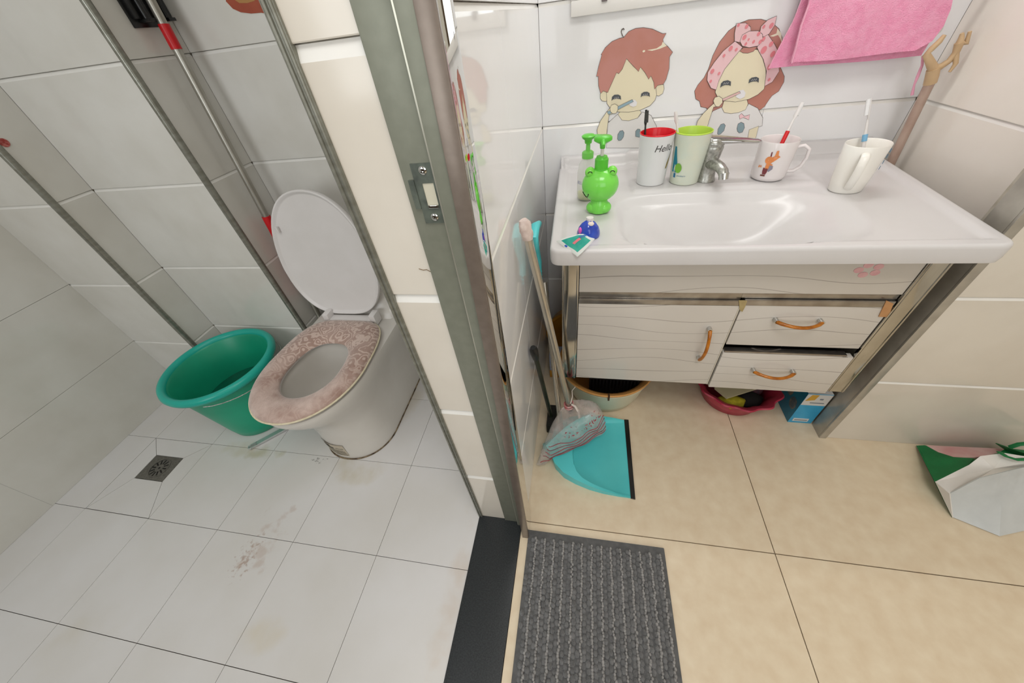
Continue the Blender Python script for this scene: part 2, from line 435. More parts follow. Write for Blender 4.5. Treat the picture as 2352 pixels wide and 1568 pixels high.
# strike plate with screws
sp = MB()
yp = -0.1487
pl = [(1.2985, 1.0005), (1.327, 1.0005), (1.327, 1.071), (1.2985, 1.071), (1.2985, 1.0535), (1.2925, 1.0535), (1.2925, 1.0195), (1.2985, 1.0195)]
hx0, hx1, hz0, hz1 = 1.3075, 1.3215, 1.021, 1.049
sp.box(1.2985, 1.327, yp - 0.0016, yp, hz1, 1.071)
sp.box(1.2985, 1.327, yp - 0.0016, yp, 1.0005, hz0)
sp.box(1.2985, hx0, yp - 0.0016, yp, hz0, hz1)
sp.box(hx1, 1.327, yp - 0.0016, yp, hz0, hz1)
sp.box(1.2915, 1.2985, yp - 0.0030, yp - 0.0010, 1.0195, 1.0535)
spo = obj('strike_plate', sp, strike_m, door)
for z in (1.0635, 1.0085):
    mb = MB().lathe([(0.0001, 0), (0.0046, 0), (0.0048, 0.0008), (0.0036, 0.0016), (0.0020, 0.0017), (0.0016, 0.0006), (0.0001, 0.0004)],
                    n=20, M=Matrix.Translation((1.3125, yp - 0.0016, z)) @ Matrix.Rotation(pi / 2, 4, 'X'))
    obj('screw', mb, chrome, spo)
obj('latch_pocket', MB().box(hx0, hx1, yp - 0.0008, yp - 0.0004, hz0, hz1), mat('cream_pocket', (205, 200, 180), 0.5), spo)
obj('latch_lip', MB().box(hx0 + 0.001, hx1, yp - 0.0035, yp - 0.0012, hz0 - 0.001, hz0 + 0.0025, 0.0006), chrome, spo)

# ------------------------------------------------------------------ toilet
t = thing('toilet', 'white ceramic toilet with its lid raised, in the toilet room', 'toilet', (0.635, 0.3, 0))
def egg(cx, w_, f, b, z, n=72, yc=0.15, nf=2.15, nb=7, squeeze=0.0):
    pts = []
    for i in range(n):
        a = 2 * pi * i / n; c_, s_ = cos(a), sin(a)
        e = nf if s_ < 0 else nb
        hh = (yc - f) if s_ < 0 else (b - yc)
        x = w_ * math.copysign(abs(c_) ** (2 / e), c_); y = hh * math.copysign(abs(s_) ** (2 / e), s_)
        if y > 0: x *= 1 - squeeze * (y / hh) ** 1.5
        pts.append((cx + x, yc + y, z))
    return pts
R_ = []
CX = 0.637
for z, w_, f in ((0.0, .142, .002), (0.02, .143, .0), (0.06, .141, .001), (0.14, .139, .004), (0.19, .140, .0), (0.24, .148, -.018),
                 (0.285, .160, -.050), (0.32, .170, -.078), (0.345, .176, -.092), (0.366, .178, -.098), (0.374, .176, -.095)):
    R_.append(egg(CX, w_, f, .612, z, nb=6))
R_.append(egg(CX, .168, -.085, .606, .3765, nb=6))
R_.append(egg(CX, .128, -.045, .262, .3765, yc=.11, nb=2.6))
R_.append(egg(CX, .120, -.036, .252, .370, yc=.11, nb=2.5))
R_.append(egg(CX, .118, -.030, .250, .335, yc=.11, nb=2.4))
R_.append(egg(CX, .108, -.010, .240, .270, yc=.11, nb=2.2))
R_.append(egg(CX, .082, .03, .215, .215, yc=.12, nb=2.1))
R_.append(egg(CX, .05, .07, .18, .185, yc=.125, nb=2))
obj('bowl', MB().loft(R_, True, True), ceramic_t, t, 50)
tk = MB()
rings = []
for z, w_, y0 in ((0.372, .172, .385), (0.385, .165, .405), (0.42, .150, .428), (0.50, .143, .438), (0.66, .142, .44), (0.675, .138, .445)):
    rings.append([(CX + x, y, z) for x, y in
                  [(-w_, y0 + .03), (-w_ + .03, y0 + .004), (0, y0), (w_ - .03, y0 + .004), (w_, y0 + .03), (w_, .60), (w_ - .01, .614), (-w_ + .01, .614), (-w_, .60)]])
tk.loft(rings)
obj('tank', tk, ceramic_t, t, 60)
# seat (thin white ring below the fabric cover)
seat = MB()
def ring_loft(prof, cxo, yo=0.0):
    rr = []
    for k, z in prof:      # k 0 outer .. 1 inner
        o_ = egg(cxo, .178, -.104, .352, 0, yc=.12, nf=2.1, nb=4.5, squeeze=.14)
        i_ = egg(cxo + .003, .100, -.018, .238, 0, yc=.10, nf=2.1, nb=2.8, squeeze=.1)
        rr.append([(a[0] + (b[0] - a[0]) * k, a[1] + (b[1] - a[1]) * k + yo, z) for a, b in zip(o_, i_)])
    return rr
rr = ring_loft([(0.02, .379), (0.0, .384), (0.05, .389), (0.95, .389), (1.0, .385), (0.98, .379), (.02, .379)], 0.630, 0.008)
seat.loft(rr, False, False)
obj('seat', seat, plastic_w, t, 60)
# lid, leaning back, underside to the room
lidm = MB()
LC = 0.607
def lidpt(x, s_, d):      # s up the lid, d towards the room
    base = Vector((LC, 0.388, 0.405)); upv = Vector((0.0, 0.066, 0.447)).normalized(); nv = Vector((0, -upv.z, upv.y))
    p = base + Vector((x, 0, 0)) + upv * s_ + nv * d
    return tuple(p)
def lid_out(k, L=0.452, n=64):
    pts = []
    for i in range(n):
        a = 2 * pi * i / n; c_, s_ = cos(a), sin(a)
        e = 2.15 if s_ > 0 else 3.4
        yc = .185; hh = (L - yc) if s_ > 0 else yc
        x = (.186 - k) * math.copysign(abs(c_) ** (2 / e), c_)
        y = yc + (hh - k) * math.copysign(abs(s_) ** (2 / e), s_)
        if y < yc: x *= 1 - 0.22 * ((yc - y) / yc) ** 1.4
        pts.append((x, y))
    return pts
rings = []
for k, d in ((.02, -.024), (.006, -.021), (0.0, -.012), (0.0, .002), (.002, .0035), (.006, .003), (.011, -.003), (.016, -.004)):
    rings.append([lidpt(x, s_, d) for x, s_ in lid_out(k)])
lidm.loft(rings, True, True)
lid = obj('lid', lidm, plastic_w, t, 60)
mb = MB()
for sx in (-1,):
    q_ = Vector(lidpt(-.135, .33, .001)); mb.box(q_.x - .004, q_.x + .004, q_.y - .006, q_.y + .002, q_.z - .010, q_.z + .010, .001)
obj('lid_bumper', mb, plastic_w, lid)
hg = MB().box(CX - .105, CX + .105, .352, .388, .378, .402, .006)
for sx in (-1, 1):
    hg.box(CX + sx * .098 - .012, CX + sx * .098 + .012, .352, .392, .380, .425, .004)
obj('hinge', hg, plastic_w, t)
# caulk line with grime around the foot
mb = MB(); pts = egg(CX, .1435, -.001, .612, .0015, nb=6)
mb.tube(pts + [pts[0]], 0.0028, n=6)
obj('floor_seal', mb, mat('grimy_seal', (150, 132, 104), 0.8, c2=(62, 46, 32), nscale=40), t, 0)
# paper label on the front left of the foot
ang = []
lb = MB(); prt = []
def foot_pt(a, z, off):
    e = 2.15; c_, s_ = cos(a), sin(a); w_, f, yc = .1405 + off, .001 - off, .15
    return (CX + w_ * math.copysign(abs(c_) ** (2 / e), c_), yc + (yc - f) * math.copysign(abs(s_) ** (2 / e), s_), z)
A0, A1 = pi * 1.29, pi * 1.535
cols = [[foot_pt(A0 + (A1 - A0) * i / 12, z, .0012) for i in range(13)] for z in (.022, .095)]
lb.loft(cols, False, False, closed=False)
lbo = obj('paper_label', lb, mat('label_paper', (196, 186, 168), .7, c2=(186, 172, 150)), t, 60)
pr = MB()
for z0, z1, a0, a1 in ((.078, .088, .1, .5), (.066, .075, .15, .62), (.058, .060, .3, .9), (.051, .053, .3, .95), (.044, .046, .35, .95), (.037, .039, .4, .95), (.028, .031, .55, .98), (.070, .072, .68, .95)):
    k = 9
    pr.loft([[foot_pt(A0 + (A1 - A0) * (a0 + (a1 - a0) * i / k), z, .0019) for i in range(k + 1)] for z in (z0, z1)], False, False, closed=False)
obj('label_print', pr, mat('label_ink', (70, 72, 62), .7), lbo, 0)

# fabric seat cover with piping
fab = mat('velvet_cover', (166, 136, 124), 0.9, c2=(216, 194, 184), nscale=16, bump=0.0015, bscale=220, sheen=0.5)
def lace():
    m = fab; nt = m.node_tree; n = nt.nodes; l = nt.links; b = n['Principled BSDF']
    geo = n.new('ShaderNodeNewGeometry')
    nz = n.new('ShaderNodeTexNoise'); nz.inputs['Scale'].default_value = 24; nz.inputs['Detail'].default_value = 1
    l.new(geo.outputs['Position'], nz.inputs['Vector'])
    mixv = n.new('ShaderNodeMix'); mixv.data_type = 'RGBA'; mixv.inputs['Factor'].default_value = 0.06
    l.new(geo.outputs['Position'], mixv.inputs['A']); l.new(nz.outputs['Color'], mixv.inputs['B'])
    vo = n.new('ShaderNodeTexVoronoi'); vo.inputs['Scale'].default_value = 21; vo.feature = 'F1'
    l.new(mixv.outputs['Result'], vo.inputs['Vector'])
    k = n.new('ShaderNodeMath'); k.operation = 'MULTIPLY'; k.inputs[1].default_value = 26; l.new(vo.outputs['Distance'], k.inputs[0])
    s_ = n.new('ShaderNodeMath'); s_.operation = 'SINE'; l.new(k.outputs[0], s_.inputs[0])
    mr = n.new('ShaderNodeMapRange'); mr.inputs['From Min'].default_value = 0.0; mr.inputs['From Max'].default_value = 0.7; l.new(s_.outputs[0], mr.inputs['Value'])
    sep = n.new('ShaderNodeSeparateXYZ'); l.new(geo.outputs['Position'], sep.inputs[0])
    g = n.new('ShaderNodeMapRange'); g.inputs['From Min'].default_value = 0.02; g.inputs['From Max'].default_value = 0.16
    g.inputs['To Min'].default_value = 0.18; g.inputs['To Max'].default_value = 0.75
    l.new(sep.outputs[1], g.inputs['Value'])
    f = n.new('ShaderNodeMath'); f.operation = 'MULTIPLY'; l.new(mr.outputs[0], f.inputs[0]); l.new(g.outputs[0], f.inputs[1])
    mx = n.new('ShaderNodeMix'); mx.data_type = 'RGBA'; l.new(f.outputs[0], mx.inputs['Factor'])
    mx0 = n.new('ShaderNodeMix'); mx0.data_type = 'RGBA'; l.new(g.outputs[0], mx0.inputs['Factor'])
    l.new(n[m['ramp']].outputs['Color'], mx0.inputs['A']); mx0.inputs['B'].default_value = lin((160, 130, 116))
    l.new(mx0.outputs['Result'], mx.inputs['A']); mx.inputs['B'].default_value = lin((214, 192, 180))
    l.new(mx.outputs['Result'], b.inputs['Base Color'])
lace()
t = thing('seat_cover', 'pinkish brown velvet seat cover with lace pattern on the toilet seat', 'seat cover', (0.637, 0.12, 0.39))
rr = ring_loft([(-.01, .389), (-.025, .394), (0.0, .403), (.15, .411), (.5, .415), (.85, .410), (1.0, .401), (1.04, .393), (1.0, .3895), (-.01, .3893)], 0.635)
obj('cover_fabric', MB().loft(rr, False, False), fab, t, 70)
pp = egg(.635, .181, -.107, .354, .3945, yc=.12, nf=2.1, nb=4.5, squeeze=.14)
obj('piping', MB().tube(pp + [pp[0]], 0.0030, n=8), mat('cream_piping', (224, 214, 186), .7, c2=(210, 198, 168), nscale=60), t, 60)

# chrome bar on the floor beside the toilet
t = thing('metal_bar', 'flat chrome bar with a slotted end lying by the green bucket', 'bar', (0.25, 0.05, 0))
mb = MB(); d = Vector((0.29, 0.1, 0)) - Vector((0.192, -0.002, 0))
d.normalize(); pn = Vector((-d.y, d.x, 0))
def strip(mb, a, b, w_, z0, z1, c=0.0):
    a = Vector(a); b = Vector(b); dd = (b - a).normalized(); q = Vector((-dd.y, dd.x, 0)) * w_
    ps = [a - q, b - q, b + q, a + q]
    mb.prism([(p.x, p.y) for p in ps], z0, z1, 'z')
a0 = Vector((0.196, 0.002, 0))
strip(mb, a0 + d * .022, a0 + d * .17, .0095, .004, .012)
strip(mb, a0 + pn * .007, a0 + pn * .007 + d * .024, .0026, .004, .012)
strip(mb, a0 - pn * .007, a0 - pn * .007 + d * .024, .0026, .004, .012)
mb.tube([tuple(a0 + pn * (.0095 * cos(k)) - d * (.0095 * sin(k)) + Vector((0, 0, .008))) for k in [pi * i / 10 for i in range(11)]], .0036, n=8)
obj('bar_body', mb, mat('satin_chrome', (208, 210, 210), .3, .7), t, 35)

# ------------------------------------------------------------------ bucket
green = mat('green_plastic', (30, 166, 130), 0.35, c2=(20, 146, 112), nscale=3)
green_rim = mat('turquoise_rim', (34, 176, 158), 0.3, c2=(26, 166, 150), nscale=4)
t = thing('bucket', 'green plastic bucket with a turquoise rim beside the toilet', 'bucket', (0.12, 0.18, 0))
def cone_rings(prof, c0, c1, H, n=64):
    R2 = []
    for r, z in prof:
        k = z / H; cx = c0[0] + (c1[0] - c0[0]) * k; cy = c0[1] + (c1[1] - c0[1]) * k
        R2.append([(cx + r * cos(2 * pi * i / n), cy + r * sin(2 * pi * i / n), z) for i in range(n)])
    return R2
B0, B1, BH = (0.125, 0.172), (0.113, 0.182), 0.312
prof = [(.118, .001), (.124, .006), (.132, .04), (.160, .2), (.178, .296), (.181, .300), (.178, .303), (.173, .296), (.155, .2), (.128, .05), (.12, .012)]
obj('bucket_wall', MB().loft(cone_rings(prof, B0, B1, BH)), green, t, 50)
prof = [(.180, .290), (.196, .288), (.203, .294), (.206, .304), (.202, .315), (.193, .320), (.184, .317), (.178, .308), (.178, .298)]
obj('rim', MB().loft(cone_rings(prof, B0, B1, BH), False, False), green_rim, t, 70)
wat = mat('bucket_water', (14, 120, 92), 0.03, c2=(10, 110, 84), trans=0.3, ior=1.33)
obj('water', MB().loft(cone_rings([(.1445, .150), (.1445, .151)], B0, B1, BH)), wat, t, 50)
# wire handle lowered against the front
hp = []
for i in range(25):
    a = -pi * .36 + pi * 0.98 * i / 24
    drop = .030 * sin(pi * i / 24) ** .7
    hp.append((B1[0] + (.205) * cos(a) * 1.0, B1[1] + (.205) * sin(a), .286 - drop))
hd = obj('wire_handle', MB().tube(hp, .0019, n=8), chrome_dull, t, 60)

# chrome pipe stub in the corner behind the bucket
t = thing('pipe_stub', 'chrome pipe end low on the left wall behind the green bucket', 'pipe', (-0.46, 0.23, 0.07))
MX = Matrix.Translation((-0.4595, 0.235, 0.075)) @ Matrix.Rotation(pi / 2, 4, 'Y')
obj('flange', MB().lathe([(.012, 0), (.030, 0), (.030, .003), (.024, .006), (.013, .007)], n=28, M=MX), chrome_dull, t, 50)
obj('pipe', MB().lathe([(.0125, 0), (.0125, .045), (.010, .046), (.010, .02), (.0001, .02)], n=24, M=MX), chrome_dull, t, 50)

# ------------------------------------------------------------------ floor drain
t = thing('floor_drain', 'square steel floor drain with ringed slots set in the white tiles', 'drain', (-0.148, -0.122, 0))
steel_dr = mat('drain_steel', (128, 126, 120), 0.4, 0.7, c2=(108, 106, 100), nscale=120)
cx, cy = (dr[0] + dr[1]) / 2, (dr[2] + dr[3]) / 2
hx, hy = (dr[1] - dr[0]) / 2 - .001, (dr[3] - dr[2]) / 2 - .001
obj('plate', MB().box(cx - hx, cx + hx, cy - hy, cy + hy, -.006, -.0012, .0012), steel_dr, t)
mb = MB().lathe([(.036, 0), (.041, .0), (.041, .0012), (.036, .0012)], c=(cx, cy, -.0012), n=40, cap0=False, cap1=False)
obj('grate_ring', mb, steel_dr, t, 50)
for k in range(12):
    a = 2 * pi * k / 12
    mb = MB(); p0 = Vector((cx + .016 * cos(a), cy + .016 * sin(a), 0)); p1 = Vector((cx + .034 * cos(a), cy + .034 * sin(a), 0))
    strip(mb, p0, p1, .0026, -.0013, -.0008)
    obj('slot', mb, dark_in, t, 0)
mb = MB().lathe([(.0001, 0), (.004, 0), (.004, .0006), (.0001, .0006)], c=(cx, cy, -.0012), n=12)
obj('center_hole', mb, dark_in, t, 0)

# ------------------------------------------------------------------ mop and holder
t = thing('mop', 'steel-handled mop with red grips leaning behind the toilet', 'mop', (0.372, 0.50, 0))
P0 = Vector((0.372, 0.475, 0.16)); P1 = Vector((0.372, 0.556, 1.36))
def along(a, b, z): k = (z - a.z) / (b.z - a.z); return a + (b - a) * k
obj('pole', MB().tube([along(P0, P1, .16), along(P0, P1, 1.50)], .0115, n=20), mat('mop_steel', (176, 173, 164), 0.34, 0.75, c2=(160, 156, 146), nscale=10), t, 60)
obj('red_grip', MB().tube([along(P0, P1, 1.21), along(P0, P1, 1.262)], .0135, n=20), red_p, t, 60)
obj('red_grip', MB().tube([along(P0, P1, .42), along(P0, P1, .747)], .0145, n=20), red_p, t, 60)
mh = MB().lathe([(.0001, 0.0), (.055, .0), (.06, .05), (.05, .12), (.03, .165), (.014, .2), (.0001, .2)], c=(0.395, 0.49, 0.0), n=24)
obj('mop_head', mh, mat('grey_cotton', (150, 146, 140), .95, c2=(120, 116, 110), nscale=60, bump=.003, bscale=120), t, 60)
t = thing('mop_holder', 'black plastic clip holder on the wall gripping the mop pole', 'holder', (0.335, 0.54, 1.3))
obj('back_plate', MB().box(.3355, .341, .493, .592, 1.259, 1.372, .0015), black_p, t)
for y in (.524, .586):
    for k in range(2):
        yy = y - .004 + .009 * k
        obj('roller', MB().tube([(.362, yy, 1.275), (.362, yy, 1.35)], .006, n=14), black_p, t, 60)
    for z in (1.268, 1.350):
        obj('clamp_arm', MB().box(.340, .372, y - .01, y + .012, z, z + .007, .001), black_p, t)
obj('clip_box', MB().box(.340, .356, .500, .512, 1.275, 1.345, .002), black_p, t)

# stickers in the toilet room
c_ = (-0.129, 0.314, 1.067)
mb = MB().lathe([(.0001, 0), (.011, 0), (.011, .0012), (.0001, .0012)], n=24, M=Matrix.Translation((-0.1345, 0.316, 1.067)) @ Matrix.Rotation(pi / 2, 4, 'Y'))
t = tag(obj('round_sticker', mb, mat('dark_red_sticker', (150, 44, 40), .4, c2=(196, 120, 110), nscale=160)), 'small round dark red sticker on the boxed wall above the left corner', 'sticker')
t = thing('wall_decal', 'reddish brown rounded vinyl decal high behind the toilet', 'decal', (0.61, 0.62, 1.27))
st = [(0.5595,1.3223),(0.5338,1.2897),(0.5442,1.2742),(0.563,1.2653),(0.5926,1.2597),(0.6236,1.2583),(0.6518,1.2511),(0.6897,1.2759),(0.7091,1.3059)]
obj('decal_shape', MB().prism(st, .6186, .6194), mat('brown_vinyl', (168, 84, 58), .4, c2=(158, 72, 50), nscale=20), t, 0)
st = [(0.5799,1.32),(0.5585,1.2922),(0.5719,1.2824),(0.5951,1.2799),(0.6196,1.2816),(0.6458,1.3128)]
obj('decal_patch', MB().prism(st, .6181, .6186), mat('tan_vinyl', (176, 130, 76), .4), t, 0)

# ------------------------------------------------------------------ washbasin
YF, YB, ZB = 0.190, 0.799, 0.775
def xl(y): return 1.427 - 0.012 * (y - YF) / (YB - YF)
def xr(y): return 2.297 + 0.052 * (y - YF) / (YB - YF)
def sm(a, b, x):
    k = min(1.0, max(0.0, (x - a) / (b - a))); return k * k * (3 - 2 * k)
BCX, BCY, BA, BB = 1.840, 0.358, 0.250, 0.152
def basin_z(x, y):
    dl, dr_, df = x - xl(y), xr(y) - x, y - YF
    z = ZB
    d = min(dl, dr_, df)
    z -= 0.0065 * sm(.016, .034, d) * (1 - sm(.735, .76, y))
    led = sm(1.632, 1.645, x) * (1 - sm(2.10, 2.14, x)) * sm(.520, .540, y)
    z += 0.0065 * led * sm(.016, .034, d)
    z += 0.031 * sm(.765, .779, y)
    px_ = 4.2 if x < BCX else 3.0
    ba = BA if x < BCX else BA + .03
    e = (abs((x - BCX) / ba) ** px_ + abs((y - BCY) / BB) ** px_) ** (1 / px_)
    if e < 1.08:
        z -= 0.085 * (1 - sm(.20, 1.06, e)) + 0.016 * (1 - sm(.93, 1.05, e)) * (1 - .75 * sm(1.95, 2.05, x))
    return z
NA = 240
def perim(off=0.0, rc=0.022):
    x0a, x0b, x1a, x1b = xl(YF), xl(YB), xr(YF), xr(YB)
    cor = [(x0a, YF), (x1a, YF), (x1b, YB), (x0b, YB)]
    pts = []
    for k in range(4):
        p = Vector(cor[k]); a = Vector(cor[k - 1]); b = Vector(cor[(k + 1) % 4])
        da = (a - p).normalized(); db = (b - p).normalized()
        r = rc if k < 2 else 0.012
        for i in range(9):
            u_ = i / 8
            q = (p + da * r) * (1 - u_) ** 2 + p * 2 * u_ * (1 - u_) + (p + db * r) * u_ ** 2
            pts.append(q)
    # resample evenly with corners kept
    pts = pts[4:] + pts[:4]
    out = []
    n = len(pts)
    for i in range(n):
        a, b = pts[i], pts[(i + 1) % n]; L = (b - a).length
        k = max(1, int(L / 0.012))
        for j in range(k): out.append(a + (b - a) * j / k)
    return out
PER = perim()
cc = Vector((BCX, BCY))
rings = []
ts = [i / 90 for i in range(2, 91)]
for tt in ts:
    rings.append([(cc.x + (p.x - cc.x) * tt, cc.y + (p.y - cc.y) * tt, basin_z(cc.x + (p.x - cc.x) * tt, cc.y + (p.y - cc.y) * tt)) for p in PER])
top_last = rings[-1]
def outset(p, d_):
    n_ = Vector((0.0, 0.0))
    q = Vector((p[0], p[1]))
    i = min(range(len(PER)), key=lambda k: (PER[k] - q).length)
    a, b = PER[i - 1], PER[(i + 1) % len(PER)]
    tg = (b - a).normalized(); nn = Vector((tg.y, -tg.x))
    return q + nn * d_
for d_, dz in ((.003, -.0012), (.0055, -.0045), (.006, -.009), (.006, -.030), (.004, -.040), (-.002, -.0435), (-.030, -.044)):
    rings.append([(lambda q: (q.x, min(q.y, 0.7995), min(p[2], ZB) + dz))(outset(p, d_)) for p in top_last])
t = thing('washbasin', 'wide white ceramic washbasin with an inset bowl on the vanity cabinet', 'washbasin', (1.85, 0.49, 0.735))
bas = MB().loft(rings, True, False)
# hanging underside of the bowl
und = []
for k, z in ((1.05, .732), (1.0, .70), (.85, .665), (.6, .640), (.3, .632)):
    und.append([(BCX + BA * .95 * k * math.copysign(abs(cos(a)) ** .7, cos(a)), BCY + .035 + BB * .78 * k * math.copysign(abs(sin(a)) ** .7, sin(a)), z) for a in [2 * pi * i / 48 for i in range(48)]])
obj('basin', bas, ceramic, t, 45)
obj('bowl_underside', MB().loft(und, False, True), ceramic, t, 60)
# overflow ring on the rear slope of the bowl
ov = Vector((1.832, 0.5085, 0.7475))
MO = Matrix.Translation(ov) @ Matrix.Rotation(math.radians(58), 4, 'X')
obj('overflow_ring', MB().lathe([(.0075, 0), (.0095, .001), (.0125, .003), (.0145, .0015), (.0145, -.004)], n=32, cap0=False, cap1=False, M=MO), chrome, t, 60)
obj('overflow_hole', MB().lathe([(.0001, .0003), (.009, .0003), (.009, -.003), (.0001, -.003)], n=24, M=MO), mat('dark_overflow', (70, 72, 66), .3, .5), t, 60)
MD = Matrix.Translation((BCX, BCY, basin_z(BCX, BCY)))
obj('waste_ring', MB().lathe([(.012, .001), (.024, .003), (.030, .002), (.031, -.002)], n=32, cap0=True, cap1=False, M=MD), chrome, t, 60)

# faucet
t = thing('faucet', 'short chrome mixer tap with a flat lever behind the bowl', 'faucet', (1.842, 0.585, 0.775))
fc = (1.842, 0.590, 0.7755)
obj('body', MB().lathe([(.0275, 0), (.0275, .004), (.0245, .012), (.0225, .035), (.023, .055), (.026, .075), (.0275, .088), (.026, .092)], c=fc, n=36), chrome_dull, t, 50)
spt = [(fc[0], fc[1], .822), (fc[0] + .008, fc[1] - .03, .826), (fc[0] + .015, fc[1] - .055, .826), (fc[0] + .02, fc[1] - .072, .820), (fc[0] + .022, fc[1] - .078, .812)]
so = obj('spout', MB().tube(spt, [.019, .017, .0145, .0135, .0125], n=20, flat=.85), chrome_dull, t, 60)
obj('aerator', MB().tube([(fc[0] + .0215, fc[1] - .0765, .818), (fc[0] + .023, fc[1] - .081, .803)], [.0128, .0118], n=20), chrome, so, 40)
obj('cap', MB().lathe([(.026, .092), (.0275, .095), (.0265, .104), (.02, .110), (.008, .113), (.0001, .1135)], c=fc, n=36, cap0=False), chrome_dull, t, 50)
lev = MB(); L0 = Vector((fc[0] - .012, fc[1] + .004, fc[2] + .106)); L1 = Vector((fc[0] + .112, fc[1] - .012, fc[2] + .098))
lev.tube([L0, L0.lerp(L1, .25), L0.lerp(L1, .6), L1.lerp(L0, .06), L1], [.024, .023, .016, .012, .006], n=16, flat=.42, up=(0, 0, 1))
obj('lever', lev, chrome, t, 60)

# ------------------------------------------------------------------ vanity cabinet
def wavy():
    m = mat('wavy_white_laminate', (206, 200, 192), 0.2, c2=(200, 193, 184), nscale=3, coat=.2)
    nt = m.node_tree; n = nt.nodes; l = nt.links; b = n['Principled BSDF']
    geo = n.new('ShaderNodeNewGeometry'); sep = n.new('ShaderNodeSeparateXYZ'); l.new(geo.outputs['Position'], sep.inputs[0])
    def M_(op, a, bb=None):
        k = n.new('ShaderNodeMath'); k.operation = op
        for q, v in enumerate((a, bb)):
            if v is None: continue
            if isinstance(v, (int, float)): k.inputs[q].default_value = v
            else: l.new(v, k.inputs[q])
        return k.outputs[0]
    x, z = sep.outputs[0], sep.outputs[2]
    s1 = M_('MULTIPLY', M_('SINE', M_('ADD', M_('MULTIPLY', x, 9.0), M_('MULTIPLY', z, 21.0))), 0.010)
    s2 = M_('MULTIPLY', M_('SINE', M_('ADD', M_('MULTIPLY', x, 14.0), M_('MULTIPLY', z, -34.0))), 0.006)
    v = M_('DIVIDE', M_('ADD', z, M_('ADD', s1, s2)), 0.043)
    fr = M_('ABSOLUTE', M_('SUBTRACT', M_('FRACT', v), 0.5))
    line = M_('LESS_THAN', fr, 0.018)
    mx = n.new('ShaderNodeMix'); mx.data_type = 'RGBA'
    l.new(M_('MULTIPLY', line, .6), mx.inputs['Factor']); l.new(n[m['ramp']].outputs['Color'], mx.inputs['A']); mx.inputs['B'].default_value = lin((120, 112, 104))
    l.new(mx.outputs['Result'], b.inputs['Base Color'])
    return m
lam = wavy()
CX0, CX1, CY0, CY1, CZ0, CZ1 = 1.447, 2.272, 0.24, 0.797, 0.272, 0.7305
t = thing('vanity_cabinet', 'wall-hung white vanity cabinet with steel posts under the washbasin', 'cabinet', (1.86, 0.5, 0.272))
wood_in = mat('cabinet_board', (190, 184, 172), .5, c2=(180, 172, 160))
cb = MB()
cb.box(CX0 + .004, CX0 + .018, CY0 + .03, CY1, CZ0, CZ1)
cb.box(CX1 - .018, CX1 - .004, CY0 + .03, CY1, CZ0, CZ1)
cb.box(CX0 + .018, CX1 - .018, CY0 + .03, CY1, CZ0, CZ0 + .015)
cb.box(CX0 + .018, CX1 - .018, CY1 - .012, CY1, CZ0, CZ1)
cb.box(1.893, 1.907, CY0 + .03, CY1, CZ0 + .015, .60)
obj('carcass', cb, wood_in, t, 0)
obj('inner_back', MB().box(1.5, 2.22, CY0 + .045, CY0 + .05, .28, .60), dark_in, t, 0)  # near-black sheet paints the shade seen through the drawer gap
def post(x0, x1, side):
    mb = MB().box(x0, x1, CY0 - .004, CY0 + .006, CZ0, CZ1, .002)
    if side < 0: mb.box(x0, x0 + .006, CY0 + .006, CY0 + .045, CZ0, CZ1, .001)
    else: mb.box(x1 - .006, x1, CY0 + .006, CY0 + .045, CZ0, CZ1, .001)
    mb.box(x0 + .004, x0 + .006, CY0 - .0055, CY0 - .003, CZ0, CZ1)
    mb.box(x1 - .006, x1 - .004, CY0 - .0055, CY0 - .003, CZ0, CZ1)
    return mb
obj('post', post(1.447, 1.491, -1), steel, t)
obj('post', post(2.229, 2.272, 1), steel, t)
fa = obj('fascia', MB().box(1.4925, 2.2275, CY0, CY0 + .018, .6205, CZ1, .001), lam, t)
rl = MB().box(1.4925, 1.896, CY0 + .004, CY0 + .02, .599, .6195, .001).box(1.4925, 1.896, CY0 - .001, CY0 + .018, .5825, .598, .001)
rl.box(1.896, 2.2275, CY0 + .004, CY0 + .02, .6035, .6195, .001)
obj('rail', rl, steel_dk, t)
dm = MB().box(1.4925, 1.8985, CY0, CY0 + .018, CZ0, .581, .001)
do_ = obj('cabinet_door', dm, lam, t)
obj('edge_strip', MB().box(1.8985, 1.9005, CY0 - .001, CY0 + .017, CZ0, .581), mat('cream_edge', (216, 208, 190), .4), do_)
amber = mat('amber_resin', (214, 132, 34), .15, c2=(170, 96, 22), nscale=60, trans=.25)
def handle(parent, a, b, bow, name='handle'):
    a = Vector(a); b = Vector(b); pts = []
    for i in range(13):
        k = i / 12; p = a.lerp(b, k); p.y -= bow * sin(pi * k) ** .8 + .012
        pts.append(p)
    h = obj(name, MB().tube(pts, [.0045 if 1 < i < 11 else .005 for i in range(13)], n=10, flat=1.0), amber, parent, 60)
    for q in (a, b):
        obj('handle_foot', MB().tube([(q.x, CY0 + .001, q.z), (q.x, q.y - .014, q.z)], .0062, n=12), chrome, h, 50)
handle(do_, (1.846, CY0, .505), (1.846, CY0, .392), .020)
dr1 = obj('drawer_front', MB().box(1.905, 2.2265, CY0, CY0 + .018, .4455, .584, .001), lam, t)
obj('drawer_top_strip', MB().box(1.905, 2.2265, CY0 - .0015, CY0 + .018, .584, .6015, .001), steel_dk, dr1)
handle(dr1, (1.994, CY0, .541), (2.095, CY0, .541), .022)
dr2 = obj('drawer_front', MB().box(1.9045, 2.2265, CY0 - .006, CY0 + .012, .2655, .417, .001), lam, t)
obj('drawer_top_strip', MB().box(1.908, 2.21, CY0 - .004, CY0 + .014, .417, .4235, .001), steel_dk, dr2)
handle(dr2, (2.001, CY0 - .006, .357), (2.103, CY0 - .006, .357), .022)
